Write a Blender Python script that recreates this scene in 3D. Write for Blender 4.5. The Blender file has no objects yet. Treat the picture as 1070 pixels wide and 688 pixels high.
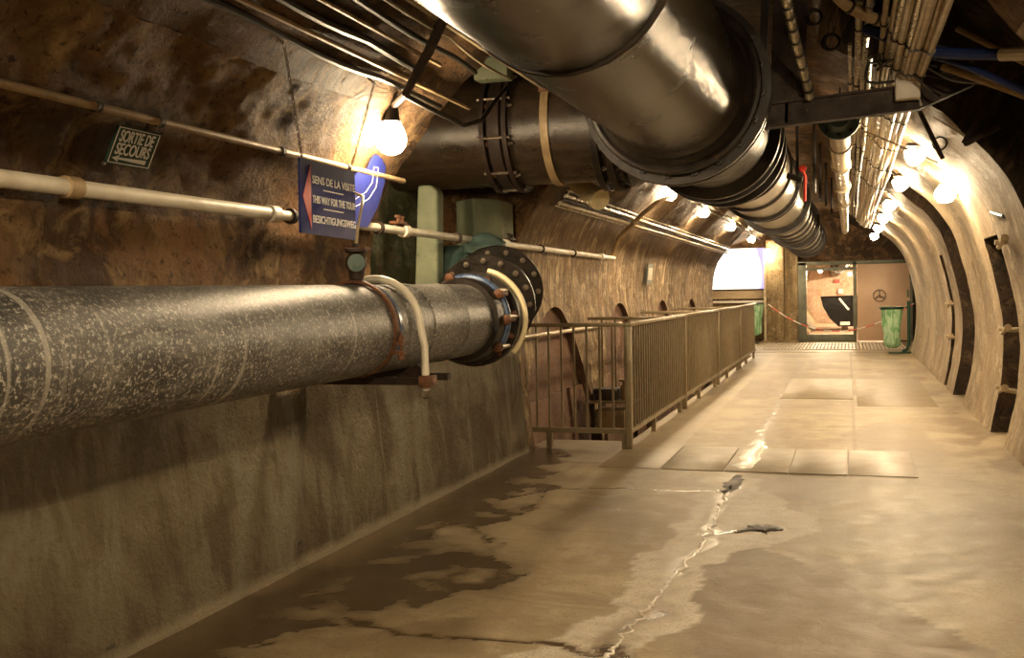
import bpy, bmesh, math, random
from mathutils import Vector, Matrix, noise
random.seed(7)
PI = math.pi
COL = bpy.context.scene.collection
# ------------------------------------------------------------------ camera
F, CX, CY, HC = 1100., 535., 344., 1.4
yv = Vector((351., 42., -F)); ax = -(F*F-42*26.)/351.
xv = -Vector((ax, -26., -F)); yv.normalize(); xv.normalize(); zv = xv.cross(yv)
RW = Matrix((xv, yv, zv))                       # camera axes -> world
cam = bpy.data.cameras.new('camera'); cam.sensor_width = 36.; cam.lens = 36.*F/1070.
cam.clip_start = .05; cam.clip_end = 200
cobj = bpy.data.objects.new('camera', cam); COL.objects.link(cobj)
cobj.matrix_world = Matrix.Translation((0, 0, HC)) @ RW.to_4x4()
bpy.context.scene.camera = cobj
def at(px, py, axis='z', val=0.):
    d = RW @ Vector((px-CX, CY-py, -F)); i = 'xyz'.index(axis); o = Vector((0, 0, HC))
    return o + d*((val-o[i])/d[i])
# ------------------------------------------------------------------ mesh helpers
class MB:
    def __init__(s): s.b = bmesh.new()
    def box(s, a, b, bev=0):
        x0, y0, z0 = a; x1, y1, z1 = b
        v = [s.b.verts.new(p) for p in ((x0,y0,z0),(x1,y0,z0),(x1,y1,z0),(x0,y1,z0),(x0,y0,z1),(x1,y0,z1),(x1,y1,z1),(x0,y1,z1))]
        fs = [s.b.faces.new([v[i] for i in q]) for q in ((3,2,1,0),(4,5,6,7),(0,1,5,4),(1,2,6,5),(2,3,7,6),(3,0,4,7))]
        if bev:
            es = list({e for f in fs for e in f.edges})
            bmesh.ops.bevel(s.b, geom=es, offset=bev, segments=2, affect='EDGES', profile=.5)
        return s
    def bar(s, p, q, w, h, up=(0, 0, 1)):
        p = Vector(p); q = Vector(q); d = (q-p).normalized(); u = Vector(up)
        if abs(d.dot(u)) > .98: u = Vector((0, 1, 0))
        r = d.cross(u).normalized(); u = r.cross(d)
        v = [s.b.verts.new(c + r*(w/2*i) + u*(h/2*j)) for c in (p, q) for i, j in ((-1,-1),(1,-1),(1,1),(-1,1))]
        for f in ((3,2,1,0),(4,5,6,7),(0,1,5,4),(1,2,6,5),(2,3,7,6),(3,0,4,7)): s.b.faces.new([v[i] for i in f])
        return s
    def tube(s, pts, r, seg=12, cap=True, rad=None):
        pts = [Vector(p) for p in pts]; n = len(pts); rings = []
        t = (pts[1]-pts[0]).normalized(); u = Vector((0, 0, 1)) if abs(t.z) < .9 else Vector((0, 1, 0))
        a = t.cross(u).normalized()
        for i, p in enumerate(pts):
            t2 = (pts[min(i+1, n-1)]-pts[max(i-1, 0)]).normalized()
            a = (a - t2*a.dot(t2)).normalized(); b = t2.cross(a)
            rr = rad[i] if rad else r
            rings.append([s.b.verts.new(p + a*(rr*math.cos(2*PI*k/seg)) + b*(rr*math.sin(2*PI*k/seg))) for k in range(seg)])
        for i in range(n-1):
            for k in range(seg):
                s.b.faces.new((rings[i][k], rings[i][(k+1) % seg], rings[i+1][(k+1) % seg], rings[i+1][k]))
        if cap: s.b.faces.new(rings[0][::-1]); s.b.faces.new(rings[-1])
        return s
    def lathe(s, o, d, prof, seg=32, cap=True):
        o = Vector(o); d = Vector(d).normalized(); u = Vector((0, 0, 1)) if abs(d.z) < .9 else Vector((0, 1, 0))
        a = d.cross(u).normalized(); b = d.cross(a); rings = []
        for h, r in prof:
            rings.append([s.b.verts.new(o + d*h + a*(r*math.cos(2*PI*k/seg)) + b*(r*math.sin(2*PI*k/seg))) for k in range(seg)])
        for i in range(len(prof)-1):
            for k in range(seg):
                s.b.faces.new((rings[i][(k+1) % seg], rings[i][k], rings[i+1][k], rings[i+1][(k+1) % seg]))
        if cap: s.b.faces.new(rings[0]); s.b.faces.new(rings[-1][::-1])
        return s
    def ring(s, o, d, ri, ro, w, seg=40):       # flat annulus with thickness
        return s.lathe(o, d, [(-w/2, ri), (-w/2, ro), (w/2, ro), (w/2, ri), (-w/2, ri)], seg, cap=False)
    def torus(s, o, d, R_, r, seg=40, a0=0, a1=2*PI, squash=1.):
        o = Vector(o); d = Vector(d).normalized(); u = Vector((0, 0, 1)) if abs(d.z) < .9 else Vector((0, 1, 0))
        a = d.cross(u).normalized(); b = d.cross(a)      # angle 0 = a, pi/2 = b (down)
        n = max(6, int(seg*(a1-a0)/(2*PI))); full = (a1-a0) > 6.28
        pts = [o + a*(R_*math.cos(a0+(a1-a0)*k/n)) + b*(R_*math.sin(a0+(a1-a0)*k/n)) for k in range(n+1)]
        return s.tube(pts, r, 8, cap=not full)
    def prism(s, poly, vec):
        vec = Vector(vec); A = [s.b.verts.new(p) for p in poly]; B = [s.b.verts.new(Vector(p)+vec) for p in poly]; n = len(poly)
        s.b.faces.new(A[::-1]); s.b.faces.new(B)
        for i in range(n): s.b.faces.new((A[i], A[(i+1) % n], B[(i+1) % n], B[i]))
        return s
    def build(s, name, mat, parent=None, smooth=True, ang=35):
        bmesh.ops.recalc_face_normals(s.b, faces=s.b.faces[:])
        me = bpy.data.meshes.new(name); s.b.to_mesh(me); s.b.free(); me.materials.append(mat)
        if smooth:
            me.shade_smooth(); me.set_sharp_from_angle(angle=math.radians(ang))
        o = bpy.data.objects.new(name, me); COL.objects.link(o)
        if parent is not None:
            r = parent
            off = Vector((0, 0, 0))
            while r is not None: off += r.location; r = r.parent
            me.transform(Matrix.Translation(-off)); o.parent = parent
        return o
def thing(name, label, cat, loc=(0, 0, 0), group=None):
    o = bpy.data.objects.new(name, None); COL.objects.link(o); o.location = loc; o.empty_display_size = .1
    o['label'] = label; o['category'] = cat
    if group: o['group'] = group
    return o
def tag(o, label, cat, group=None):
    o['label'] = label; o['category'] = cat
    if group: o['group'] = group
    return o
def struct(o): o['kind'] = 'structure'; return o
def kids(o): return [c for c in bpy.data.objects if c.parent == o]
def copy_tree(o, parent=None):
    c = o.copy(); COL.objects.link(c)
    if parent is not None: c.parent = parent
    for ch in kids(o): copy_tree(ch, c)
    return c
def sub(parent, label): parent['label'] = label; return parent
# ------------------------------------------------------------------ materials
def nodes(name):
    m = bpy.data.materials.new(name); m.use_nodes = True; nt = m.node_tree
    return m, nt, nt.nodes, nt.links, nt.nodes['Principled BSDF']
def ramp(N, stops):
    r = N.new('ShaderNodeValToRGB'); e = r.color_ramp.elements
    while len(e) < len(stops): e.new(.5)
    for i, (p, c) in enumerate(stops):
        e[i].position = p; e[i].color = (*c, 1) if len(c) == 3 else c
    return r
def g(v): return (v, v, v)
def coords(N, L, scale=(1, 1, 1), uv=False, rot=0):
    t = N.new('ShaderNodeTexCoord'); m = N.new('ShaderNodeMapping'); m.inputs['Scale'].default_value = scale
    src = t.outputs['UV' if uv else 'Object']
    if rot:
        m0 = N.new('ShaderNodeMapping'); m0.inputs['Rotation'].default_value = (0, 0, rot); L.new(src, m0.inputs[0]); src = m0.outputs[0]
    L.new(src, m.inputs[0]); return m.outputs[0]
def nz(N, L, co, scale, det=6, rough=.6, dist=0):
    n = N.new('ShaderNodeTexNoise'); n.inputs['Scale'].default_value = scale; n.inputs['Detail'].default_value = det
    n.inputs['Roughness'].default_value = rough; n.inputs['Distortion'].default_value = dist; L.new(co, n.inputs['Vector']); return n.outputs['Fac']
def mix(N, L, a, b, f, mode='MIX'):
    m = N.new('ShaderNodeMix'); m.data_type = 'RGBA'; m.blend_type = mode
    for s_, v in ((6, a), (7, b)):
        if hasattr(v, 'is_linked'): L.new(v, m.inputs[s_])
        else: m.inputs[s_].default_value = (*v, 1)
    if hasattr(f, 'is_linked'): L.new(f, m.inputs[0])
    else: m.inputs[0].default_value = f
    return m.outputs[2]
def bump(N, L, P, h, strength, dist, prev=None):
    b = N.new('ShaderNodeBump'); b.inputs['Strength'].default_value = strength; b.inputs['Distance'].default_value = dist
    L.new(h, b.inputs['Height'])
    if prev is not None: L.new(prev, b.inputs['Normal'])
    L.new(b.outputs[0], P.inputs['Normal']); return b.outputs[0]
def val(N, L, sock, stops):
    r = ramp(N, [(p, g(v)) for p, v in stops]); L.new(sock, r.inputs[0]); return r.outputs[0]

def metal(name, col, col2, rough=(.3, .6), metallic=.6, scale=8, bmp=.3, spots=None, spotcov=.6, bscale=60):
    m, nt, N, L, P = nodes(name); co = coords(N, L)
    n1 = nz(N, L, co, scale, 8, .65)
    f = val(N, L, n1, [(.35, 0), (.65, 1)])
    c = mix(N, L, col, col2, f)
    if spots:
        n2 = nz(N, L, co, scale*2.3, 8, .7, .5)
        c = mix(N, L, c, spots, val(N, L, n2, [(spotcov, 0), (spotcov+.06, 1)]))
    L.new(c, P.inputs['Base Color']); P.inputs['Metallic'].default_value = metallic
    L.new(val(N, L, n1, [(.3, rough[0]), (.7, rough[1])]), P.inputs['Roughness'])
    n3 = nz(N, L, co, bscale, 5, .6); bump(N, L, P, n3, bmp, .004)
    return m
def plain(name, col, rough=.5, metallic=0, var=.15):
    c2 = tuple(x*(1-var) for x in col)
    return metal(name, col, c2, (max(rough-.08, .02), rough+.08), metallic, 12, .12)
def emis(name, col, st):
    m, nt, N, L, P = nodes(name); P.inputs['Base Color'].default_value = (*col, 1)
    P.inputs['Emission Color'].default_value = (*col, 1); P.inputs['Emission Strength'].default_value = st; return m

def wallmat(name, cols, streak=0., bstr=.7, rough=.75, dado=False, bd=.03, fine=0., rot=0.):
    """UV = (metres along the tunnel, metres up the profile)"""
    m, nt, N, L, P = nodes(name); co = coords(N, L, uv=True)
    n1 = nz(N, L, co, .9, 10, .62, .6); n2 = nz(N, L, co, 4.5, 10, .68, .8); n3 = nz(N, L, co, 22, 8, .7)
    dark, mid, lite, orange = cols
    c = mix(N, L, dark, mid, val(N, L, n1, [(.42, 0), (.55, 1)]))
    c = mix(N, L, c, lite, val(N, L, n2, [(.5, 0), (.63, .85)]))
    n4 = nz(N, L, co, 1.7, 8, .6, 1.2)
    c = mix(N, L, c, orange, val(N, L, n4, [(.54, 0), (.62, .7)]))
    c = mix(N, L, c, tuple(x*.35 for x in dark), val(N, L, n3, [(.36, .85), (.46, 0)]))
    h = n2
    if streak:
        cs = coords(N, L, (9, .8, 1), uv=True, rot=rot); s1 = nz(N, L, cs, 1.2, 9, .75, .12)
        c = mix(N, L, c, tuple(x*.45 for x in mid), val(N, L, s1, [(.41, streak), (.50, 0)]))
        c = mix(N, L, c, tuple(min(1, x*1.35) for x in lite), val(N, L, s1, [(.54, 0), (.63, streak*.8)]))
        if rot:
            us = N.new('ShaderNodeTexCoord'); ux = N.new('ShaderNodeSeparateXYZ'); L.new(us.outputs['UV'], ux.inputs[0])
            um = N.new('ShaderNodeMath'); um.operation = 'MULTIPLY_ADD'; L.new(n4, um.inputs[0]); um.inputs[1].default_value = 2.2; L.new(ux.outputs['Y'], um.inputs[2])
            uu = N.new('ShaderNodeMapRange'); uu.inputs['From Min'].default_value = 2.75; uu.inputs['From Max'].default_value = 3.25; uu.inputs['To Max'].default_value = .72; L.new(um.outputs[0], uu.inputs['Value'])
            c = mix(N, L, c, tuple(x*.8 for x in dark), uu.outputs[0])
        cs2 = coords(N, L, (26, .5, 1), uv=True, rot=rot); s2 = nz(N, L, cs2, 1.3, 5, .6, .2)
    if dado:
        uvn = N.new('ShaderNodeTexCoord'); sx = N.new('ShaderNodeSeparateXYZ'); L.new(uvn.outputs['UV'], sx.inputs[0])
        ad = N.new('ShaderNodeMath'); ad.operation = 'MULTIPLY_ADD'; L.new(n4, ad.inputs[0]); ad.inputs[1].default_value = .12; L.new(sx.outputs['Y'], ad.inputs[2])
        fd = val(N, L, ad.outputs[0], [(.0, 1), (1, 1)])
        mr = N.new('ShaderNodeMapRange'); mr.inputs['From Min'].default_value = 1.03; mr.inputs['From Max'].default_value = .99; L.new(ad.outputs[0], mr.inputs['Value'])
        # only the near stretch (y < 9) has the plaster dado
        my = N.new('ShaderNodeMapRange'); my.inputs['From Min'].default_value = 9.1; my.inputs['From Max'].default_value = 8.9; L.new(sx.outputs['X'], my.inputs['Value'])
        mm = N.new('ShaderNodeMath'); mm.operation = 'MULTIPLY'; L.new(mr.outputs[0], mm.inputs[0]); L.new(my.outputs[0], mm.inputs[1])
        p1 = nz(N, L, co, 1.3, 8, .6, .9); pst = nz(N, L, coords(N, L, (3.2, .8, 1), uv=True), 1.4, 8, .6, .5)
        pc = mix(N, L, (.155, .115, .058), (.30, .25, .155), val(N, L, p1, [(.42, 0), (.58, 1)]))
        pc = mix(N, L, pc, (.13, .08, .038), val(N, L, pst, [(.53, 0), (.62, .7)]))
        pc = mix(N, L, pc, (.36, .335, .235), val(N, L, pst, [(.40, .6), (.47, 0)]))
        pc = mix(N, L, pc, (.05, .045, .035), val(N, L, nz(N, L, co, 5.5, 5, .5, .4), [(.70, 0), (.74, .9)]))
        pc = mix(N, L, pc, tuple(x*.5 for x in (.25, .18, .09)), val(N, L, n3, [(.3, .5), (.45, 0)]))
        # lime crust along the foot of the wall
        mf = N.new('ShaderNodeMapRange'); mf.inputs['From Min'].default_value = .13; mf.inputs['From Max'].default_value = .08; L.new(ad.outputs[0], mf.inputs['Value'])
        pc = mix(N, L, pc, (.5, .42, .28), mf.outputs[0])
        c = mix(N, L, c, pc, mm.outputs[0])
        # burnt orange rendering between dado and pipe, lamp light painted into its brightness
        mo = N.new('ShaderNodeMapRange'); mo.inputs['From Min'].default_value = 1.45; mo.inputs['From Max'].default_value = 1.15; L.new(ad.outputs[0], mo.inputs['Value'])
        mo2 = N.new('ShaderNodeMath'); mo2.operation = 'SUBTRACT'; mo2.use_clamp = True; L.new(mo.outputs[0], mo2.inputs[0]); L.new(mr.outputs[0], mo2.inputs[1])
        mo3 = N.new('ShaderNodeMath'); mo3.operation = 'MULTIPLY'; L.new(mo2.outputs[0], mo3.inputs[0]); L.new(my.outputs[0], mo3.inputs[1])
        c = mix(N, L, c, (.62, .30, .09), mo3.outputs[0])
    L.new(c, P.inputs['Base Color']); L.new(val(N, L, n2, [(.3, rough-.12), (.7, rough+.12)]), P.inputs['Roughness'])
    P.inputs['Specular IOR Level'].default_value = .35
    b = bump(N, L, P, n2, bstr, bd)
    b = bump(N, L, P, n3, bstr*.8, bd*.35, b)
    if streak: b = bump(N, L, P, s2, streak*.8, .01, b)
    if fine:
        nf = nz(N, L, co, 34, 5, .75); b = bump(N, L, P, nf, fine, .04, b)
    return m
M = {}
M['wall_left'] = wallmat('rough brown render', ((.10, .05, .02), (.27, .15, .062), (.47, .31, .14), (.34, .17, .065)), .1, 1., .75, True, .07, 1.)
M['wall_mid'] = wallmat('board marked wall', ((.115, .066, .030), (.24, .155, .078), (.60, .475, .29), (.26, .15, .065)), .75, .9, .7, False, .035, .3, -.2)
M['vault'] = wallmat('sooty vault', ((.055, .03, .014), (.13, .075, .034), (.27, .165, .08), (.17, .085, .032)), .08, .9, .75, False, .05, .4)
M['rib'] = wallmat('pale board marked concrete', ((.20, .145, .085), (.34, .265, .17), (.50, .41, .29), (.29, .20, .11)), .38, .7, .65, False, .02)
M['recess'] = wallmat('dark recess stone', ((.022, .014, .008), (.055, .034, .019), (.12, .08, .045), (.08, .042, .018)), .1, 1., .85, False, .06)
M['niche'] = wallmat('greenish concrete', ((.12, .135, .08), (.23, .25, .155), (.36, .38, .25), (.2, .16, .08)), .15, .6, .7, False, .02)
M['arch_back'] = wallmat('red brown blockwork', ((.09, .05, .032), (.19, .11, .075), (.27, .18, .125), (.18, .09, .052)), .15, .6, .75, False, .02)
M['endwall'] = wallmat('stained concrete', ((.15, .10, .05), (.30, .22, .12), (.46, .36, .21), (.28, .18, .08)), .5, .5, .7, False, .02)
M['pinkwall'] = wallmat('pale pink render', ((.42, .28, .2), (.55, .4, .3), (.68, .52, .42), (.5, .33, .22)), .1, .2, .8, False, .01)

def floormat():
    m, nt, N, L, P = nodes('worn cement floor'); co = coords(N, L)
    at_ = N.new('ShaderNodeAttribute'); at_.attribute_name = 'paint'; sp = N.new('ShaderNodeSeparateColor'); L.new(at_.outputs['Color'], sp.inputs[0])
    wet, pale, dark = sp.outputs[0], sp.outputs[1], sp.outputs[2]
    n1 = nz(N, L, co, 1.1, 10, .62, .5); n2 = nz(N, L, co, 6, 8, .7, .4); n3 = nz(N, L, co, 60, 5, .7)
    c = mix(N, L, (.245, .185, .10), (.36, .285, .17), val(N, L, n1, [(.42, 0), (.58, 1)]))
    c = mix(N, L, c, (.43, .355, .235), val(N, L, n2, [(.52, 0), (.66, .6)]))
    c = mix(N, L, c, (.13, .085, .04), val(N, L, nz(N, L, co, 3.2, 9, .75, .8), [(.57, 0), (.66, .5)]))
    c = mix(N, L, c, (.15, .10, .05), val(N, L, nz(N, L, coords(N, L, (.4, 1.3, 1)), 2.2, 9, .7, 1), [(.56, 0), (.66, .6)]))
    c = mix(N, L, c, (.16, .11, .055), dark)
    nf_ = nz(N, L, co, 95, 3, .6); pale = mix(N, L, pale, g(0), val(N, L, nf_, [(.44, .35), (.54, 0)]))
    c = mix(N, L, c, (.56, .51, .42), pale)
    c = mix(N, L, c, (.06, .035, .014), wet)
    c = mix(N, L, c, (.13, .09, .05), val(N, L, n3, [(.36, .6), (.46, 0)]))
    L.new(c, P.inputs['Base Color'])
    r0 = val(N, L, n2, [(.3, .42), (.7, .62)])
    L.new(mix(N, L, r0, g(.16), wet), P.inputs['Roughness'])
    b = bump(N, L, P, n2, .35, .012); b = bump(N, L, P, n3, .35, .004, b)
    return m
M['floor'] = floormat()
M['pipe_cement'] = metal('grey bitumen coated pipe', (.028, .028, .026), (.055, .054, .05), (.28, .5), .0, 7, .5, (.26, .25, .22), .60, 90)
def pipecement():
    m, nt, N, L, P = nodes('speckled grey coated pipe'); co = coords(N, L)
    n1 = nz(N, L, co, 3, 8, .6); fine = nz(N, L, co, 75, 5, .8, .3); med = nz(N, L, coords(N, L, (1, .35, 1)), 16, 8, .75, 1.2)
    c = mix(N, L, (.022, .022, .021), (.075, .073, .068), val(N, L, n1, [(.4, 0), (.6, 1)]))
    c = mix(N, L, c, (.17, .165, .15), val(N, L, med, [(.50, 0), (.60, .6)]))
    c = mix(N, L, c, (.52, .50, .45), val(N, L, fine, [(.535, 0), (.60, .9)]))
    c = mix(N, L, c, (.5, .48, .43), val(N, L, nz(N, L, coords(N, L, (.3, 10, .3)), 1.6, 2, .4, .6), [(.66, 0), (.70, .5)]))
    L.new(c, P.inputs['Base Color']); L.new(val(N, L, n1, [(.3, .3), (.7, .46)]), P.inputs['Roughness'])
    bump(N, L, P, fine, .5, .004); return m
M['pipe_cement'] = pipecement()
def blackpipe(name, c1, c2, r=(.13, .30)):
    m, nt, N, L, P = nodes(name); co = coords(N, L)
    n1 = nz(N, L, co, 3.5, 8, .6); fine = nz(N, L, co, 60, 6, .8, .2); ring_ = nz(N, L, coords(N, L, (1.5, 9, 1.5)), 4, 6, .7)
    c = mix(N, L, c1, c2, val(N, L, ring_, [(.4, 0), (.65, 1)]))
    c = mix(N, L, c, (.12, .09, .055), val(N, L, fine, [(.56, 0), (.64, .7)]))
    L.new(c, P.inputs['Base Color']); P.inputs['Specular IOR Level'].default_value = .55
    L.new(val(N, L, n1, [(.3, r[0]), (.7, r[1])]), P.inputs['Roughness'])
    b = bump(N, L, P, fine, .4, .004); bump(N, L, P, ring_, .06, .01, b); return m
M['pipe_black'] = blackpipe('tarred wet steel pipe', (.012, .010, .007), (.028, .022, .015))
M['pipe_brown'] = blackpipe('rust brown tarred pipe', (.022, .014, .009), (.055, .036, .02), (.22, .45))
M['pipe_silver'] = metal('galvanised pipe band', (.45, .42, .35), (.56, .52, .44), (.25, .42), .6, 6, .2, (.12, .09, .06), .63)
M['iron_black'] = metal('black cast iron', (.009, .007, .005), (.022, .014, .009), (.28, .55), .1, 9, 1., (.10, .05, .02), .64, 45)
M['rust'] = metal('rusty iron', (.16, .065, .024), (.085, .034, .015), (.5, .8), .25, 14, .8, (.32, .13, .04), .6, 60)
M['rust_dark'] = metal('dark rusty iron', (.036, .018, .010), (.018, .010, .007), (.5, .8), .05, 10, .8, (.14, .06, .025), .63, 50)
M['bolt'] = metal('worn steel bolt', (.30, .26, .20), (.14, .10, .07), (.3, .55), .7, 25, .3)
M['white_pipe'] = metal('dusty cream pipe', (.76, .72, .61), (.6, .53, .41), (.35, .55), 0, 6, .15, (.22, .15, .08), .70)
M['cream_plastic'] = plain('cream plastic', (.85, .74, .46), .4, 0, .15)
M['conduit'] = metal('tan conduit', (.42, .31, .17), (.28, .19, .10), (.4, .6), .1, 9, .2, (.12, .08, .04), .66)
M['conduit_light'] = metal('beige conduit', (.55, .46, .31), (.40, .32, .2), (.3, .5), .2, 9, .2, (.16, .11, .06), .66)
M['foil'] = metal('shiny wrapped conduit', (.6, .55, .42), (.38, .33, .23), (.2, .4), .6, 14, .6, (.15, .1, .05), .65, 30)
M['strap'] = plain('white strap', (.74, .70, .58), .4, 0, .1)
M['blue_paint'] = metal('chipped blue enamel', (.045, .08, .17), (.09, .14, .24), (.2, .35), .2, 18, .3, (.02, .02, .03), .58)
M['blue_hose'] = plain('dark blue hose', (.012, .025, .10), .4)
M['teal'] = metal('blue green painted cast iron', (.045, .085, .08), (.10, .15, .135), (.3, .5), .1, 6, .4, (.16, .12, .07), .63)
M['green_conc'] = metal('green tinged concrete', (.17, .20, .135), (.27, .30, .20), (.6, .8), 0, 4, .6, (.12, .12, .06), .62)
M['rail'] = metal('weathered galvanised rail', (.30, .245, .15), (.22, .17, .10), (.35, .55), .35, 8, .25, (.12, .08, .04), .66)
M['cable'] = plain('black cable', (.016, .013, .010), .45)
M['wire'] = plain('grey wire', (.28, .22, .14), .4)
M['sign_blue'] = plain('navy sign enamel', (.010, .018, .16), .6, 0, .1)
M['sign_red'] = plain('red sign paint', (.52, .04, .025), .35, 0, .1)
M['sign_white'] = plain('white lettering', (.88, .87, .84), .45, 0, .05)
M['sign_green'] = plain('dark green sign enamel', (.008, .05, .028), .55, 0, .15)
M['plate'] = metal('ribbed pale floor plate', (.30, .24, .15), (.26, .205, .125), (.42, .55), 0, 5, .3, (.2, .14, .08), .68)
M['plate_pink'] = metal('pale grey floor plate', (.50, .43, .34), (.43, .36, .28), (.4, .55), 0, 5, .3, (.3, .24, .17), .7)
M['door_pink'] = metal('pale salmon steel door', (.60, .42, .29), (.54, .36, .24), (.35, .5), .1, 2, .1, (.45, .28, .17), .7)
M['door_grey'] = metal('grey green steel', (.18, .19, .145), (.12, .125, .095), (.4, .6), .3, 4, .2, (.2, .14, .08), .66)
M['green_metal'] = plain('dark green metal', (.012, .05, .028), .4, .3)
M['hull'] = plain('gloss black hull', (.006, .006, .007), .12)
M['white'] = plain('white board', (.75, .72, .66), .5, 0, .05)
M['beige_board'] = plain('tan board', (.42, .32, .2), .5, 0, .2)
M['wood'] = metal('old board', (.20, .13, .07), (.12, .075, .04), (.5, .7), 0, 5, .4)
M['brick'] = M['arch_back']
def bagmat():
    m, nt, N, L, P = nodes('thin green plastic bag'); co = coords(N, L)
    n = nz(N, L, coords(N, L, (9, 9, 2)), 2, 5, .6, .8)
    c = mix(N, L, (.22, .52, .26), (.62, .85, .62), val(N, L, n, [(.42, 0), (.56, 1)])); L.new(c, P.inputs['Base Color'])
    P.inputs['Roughness'].default_value = .25; P.inputs['Transmission Weight'].default_value = .35; P.inputs['IOR'].default_value = 1.1
    bump(N, L, P, n, .8, .02); return m
M['bag'] = bagmat()
def tapemat():
    m, nt, N, L, P = nodes('red and white barrier chain'); t = N.new('ShaderNodeTexCoord'); s = N.new('ShaderNodeSeparateXYZ'); L.new(t.outputs['Object'], s.inputs[0])
    w = N.new('ShaderNodeMath'); w.operation = 'FRACT'; k = N.new('ShaderNodeMath'); k.operation = 'MULTIPLY'; k.inputs[1].default_value = 2.6
    L.new(s.outputs['X'], k.inputs[0]); L.new(k.outputs[0], w.inputs[0])
    c = mix(N, L, (.65, .07, .03), (.8, .76, .68), val(N, L, w.outputs[0], [(.49, 0), (.51, 1)])); L.new(c, P.inputs['Base Color']); P.inputs['Roughness'].default_value = .4; return m
M['tape'] = tapemat()
def watermat():
    m, nt, N, L, P = nodes('clear water film'); co = coords(N, L)
    P.inputs['Base Color'].default_value = (.9, .88, .82, 1); P.inputs['Roughness'].default_value = .07; P.inputs['Transmission Weight'].default_value = 1.; P.inputs['IOR'].default_value = 1.33
    bump(N, L, P, nz(N, L, co, 35, 3, .6, .5), .5, .01); return m
M['water'] = watermat()
LAMP = (1., .76, .46)
M['wet_glare'] = metal('painted white glare', (.85, .82, .74), (.7, .65, .55), (.15, .3), 0, 12, .8)  # white colour painted in for glare and sparkle on the wet floor
M['bulb'] = emis('glowing lamp glass', LAMP, 1.)
# ------------------------------------------------------------------ tunnel shell
PR = [(-2.66, -1.35), (-2.69, -.6), (-2.72, 0), (-2.77, .5), (-2.82, 1.05), (-2.83, 1.5), (-2.77, 1.88), (-2.63, 2.16), (-2.42, 2.42),
      (-2.1, 2.72), (-1.7, 3.04), (-1.2, 3.29), (-.7, 3.37), (-.2, 3.27), (.25, 3.02), (.52, 2.8), (.75, 2.57), (.96, 2.38), (1.14, 2.12), (1.27, 1.75),
      (1.37, 1.3), (1.41, .9), (1.38, .45), (1.29, 0), (1.27, -.2)]
def spline(P, n=10):
    out = []
    for i in range(len(P)-1):
        p0 = Vector(P[max(i-1, 0)]); p1 = Vector(P[i]); p2 = Vector(P[i+1]); p3 = Vector(P[min(i+2, len(P)-1)])
        for k in range(n):
            t = k/n
            out.append(.5*((2*p1)+(p2-p0)*t+(2*p0-5*p1+4*p2-p3)*t*t+(3*p1-p0-3*p2+p3)*t**3))
    out.append(Vector(P[-1])); return out
PD = spline(PR); SL = [0.]
for i in range(1, len(PD)): SL.append(SL[-1]+(PD[i]-PD[i-1]).length)
S_TOT = SL[-1]
def pos(s):
    s = max(0, min(S_TOT-1e-6, s)); lo, hi = 0, len(SL)-1
    while hi-lo > 1:
        mid = (lo+hi)//2
        if SL[mid] <= s: lo = mid
        else: hi = mid
    t = (s-SL[lo])/(SL[hi]-SL[lo]); p = PD[lo].lerp(PD[hi], t)
    a = PD[max(lo-1, 0)]; b = PD[min(hi+1, len(PD)-1)]; d = (b-a).normalized()
    return p, Vector((-d.y, d.x))      # outward normal (left side: -x)
def s_of_z(z, side):                    # side 'L' or 'R'
    rng = range(len(PD)-1) if side == 'L' else range(len(PD)-1, 0, -1)
    for i in rng:
        a, b = (PD[i], PD[i+1]) if side == 'L' else (PD[i], PD[i-1])
        if min(a.y, b.y) <= z <= max(a.y, b.y):
            j = i+1 if side == 'L' else i-1
            t = (z-a.y)/(b.y-a.y); return SL[i]*(1-t)+SL[j]*t
S0 = s_of_z(0, 'L'); SA = s_of_z(1.45, 'L'); SC = s_of_z(2.42, 'L'); SR = s_of_z(2.57, 'R'); SE = S_TOT
ARC = [10.3, 13.5, 16.8, 20.1, 23.4]
def zlow(y):
    if y < 9.12: return -1.3
    c = min(ARC[:4], key=lambda q: abs(y-q)); dy = y-c; k = .55 if dy < 0 else .78
    if y > 21.6: return -1.3
    return max(-1.3, 1.27-k*dy*dy)
NY0, NY1 = 5.95, 8.9
SN0 = s_of_z(1.06, 'L'); SCR = s_of_z(3.34, 'L')
def disp(y, s):
    v = Vector((y, s, 3.1))
    a = noise.fractal(v*1.3, .9, 2.1, 5)*.03 + noise.fractal(Vector((y*3, s*5, 3.1)), .8, 2.2, 5)*.016
    if s > SN0-.1 and y < 6.2: a += noise.fractal(Vector((y*10, s*14, 6)), .8, 2.2, 3)*.009 + .012*max(0, noise.noise(Vector((y*2.2, s*3.4, 2)))-.25)
    zone = 1.
    if s < SN0-.1 and y < 9: zone = .3
    if y > 9 and s < SC: zone = .5
    if s > SR: zone = .35
    return a*zone
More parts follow.
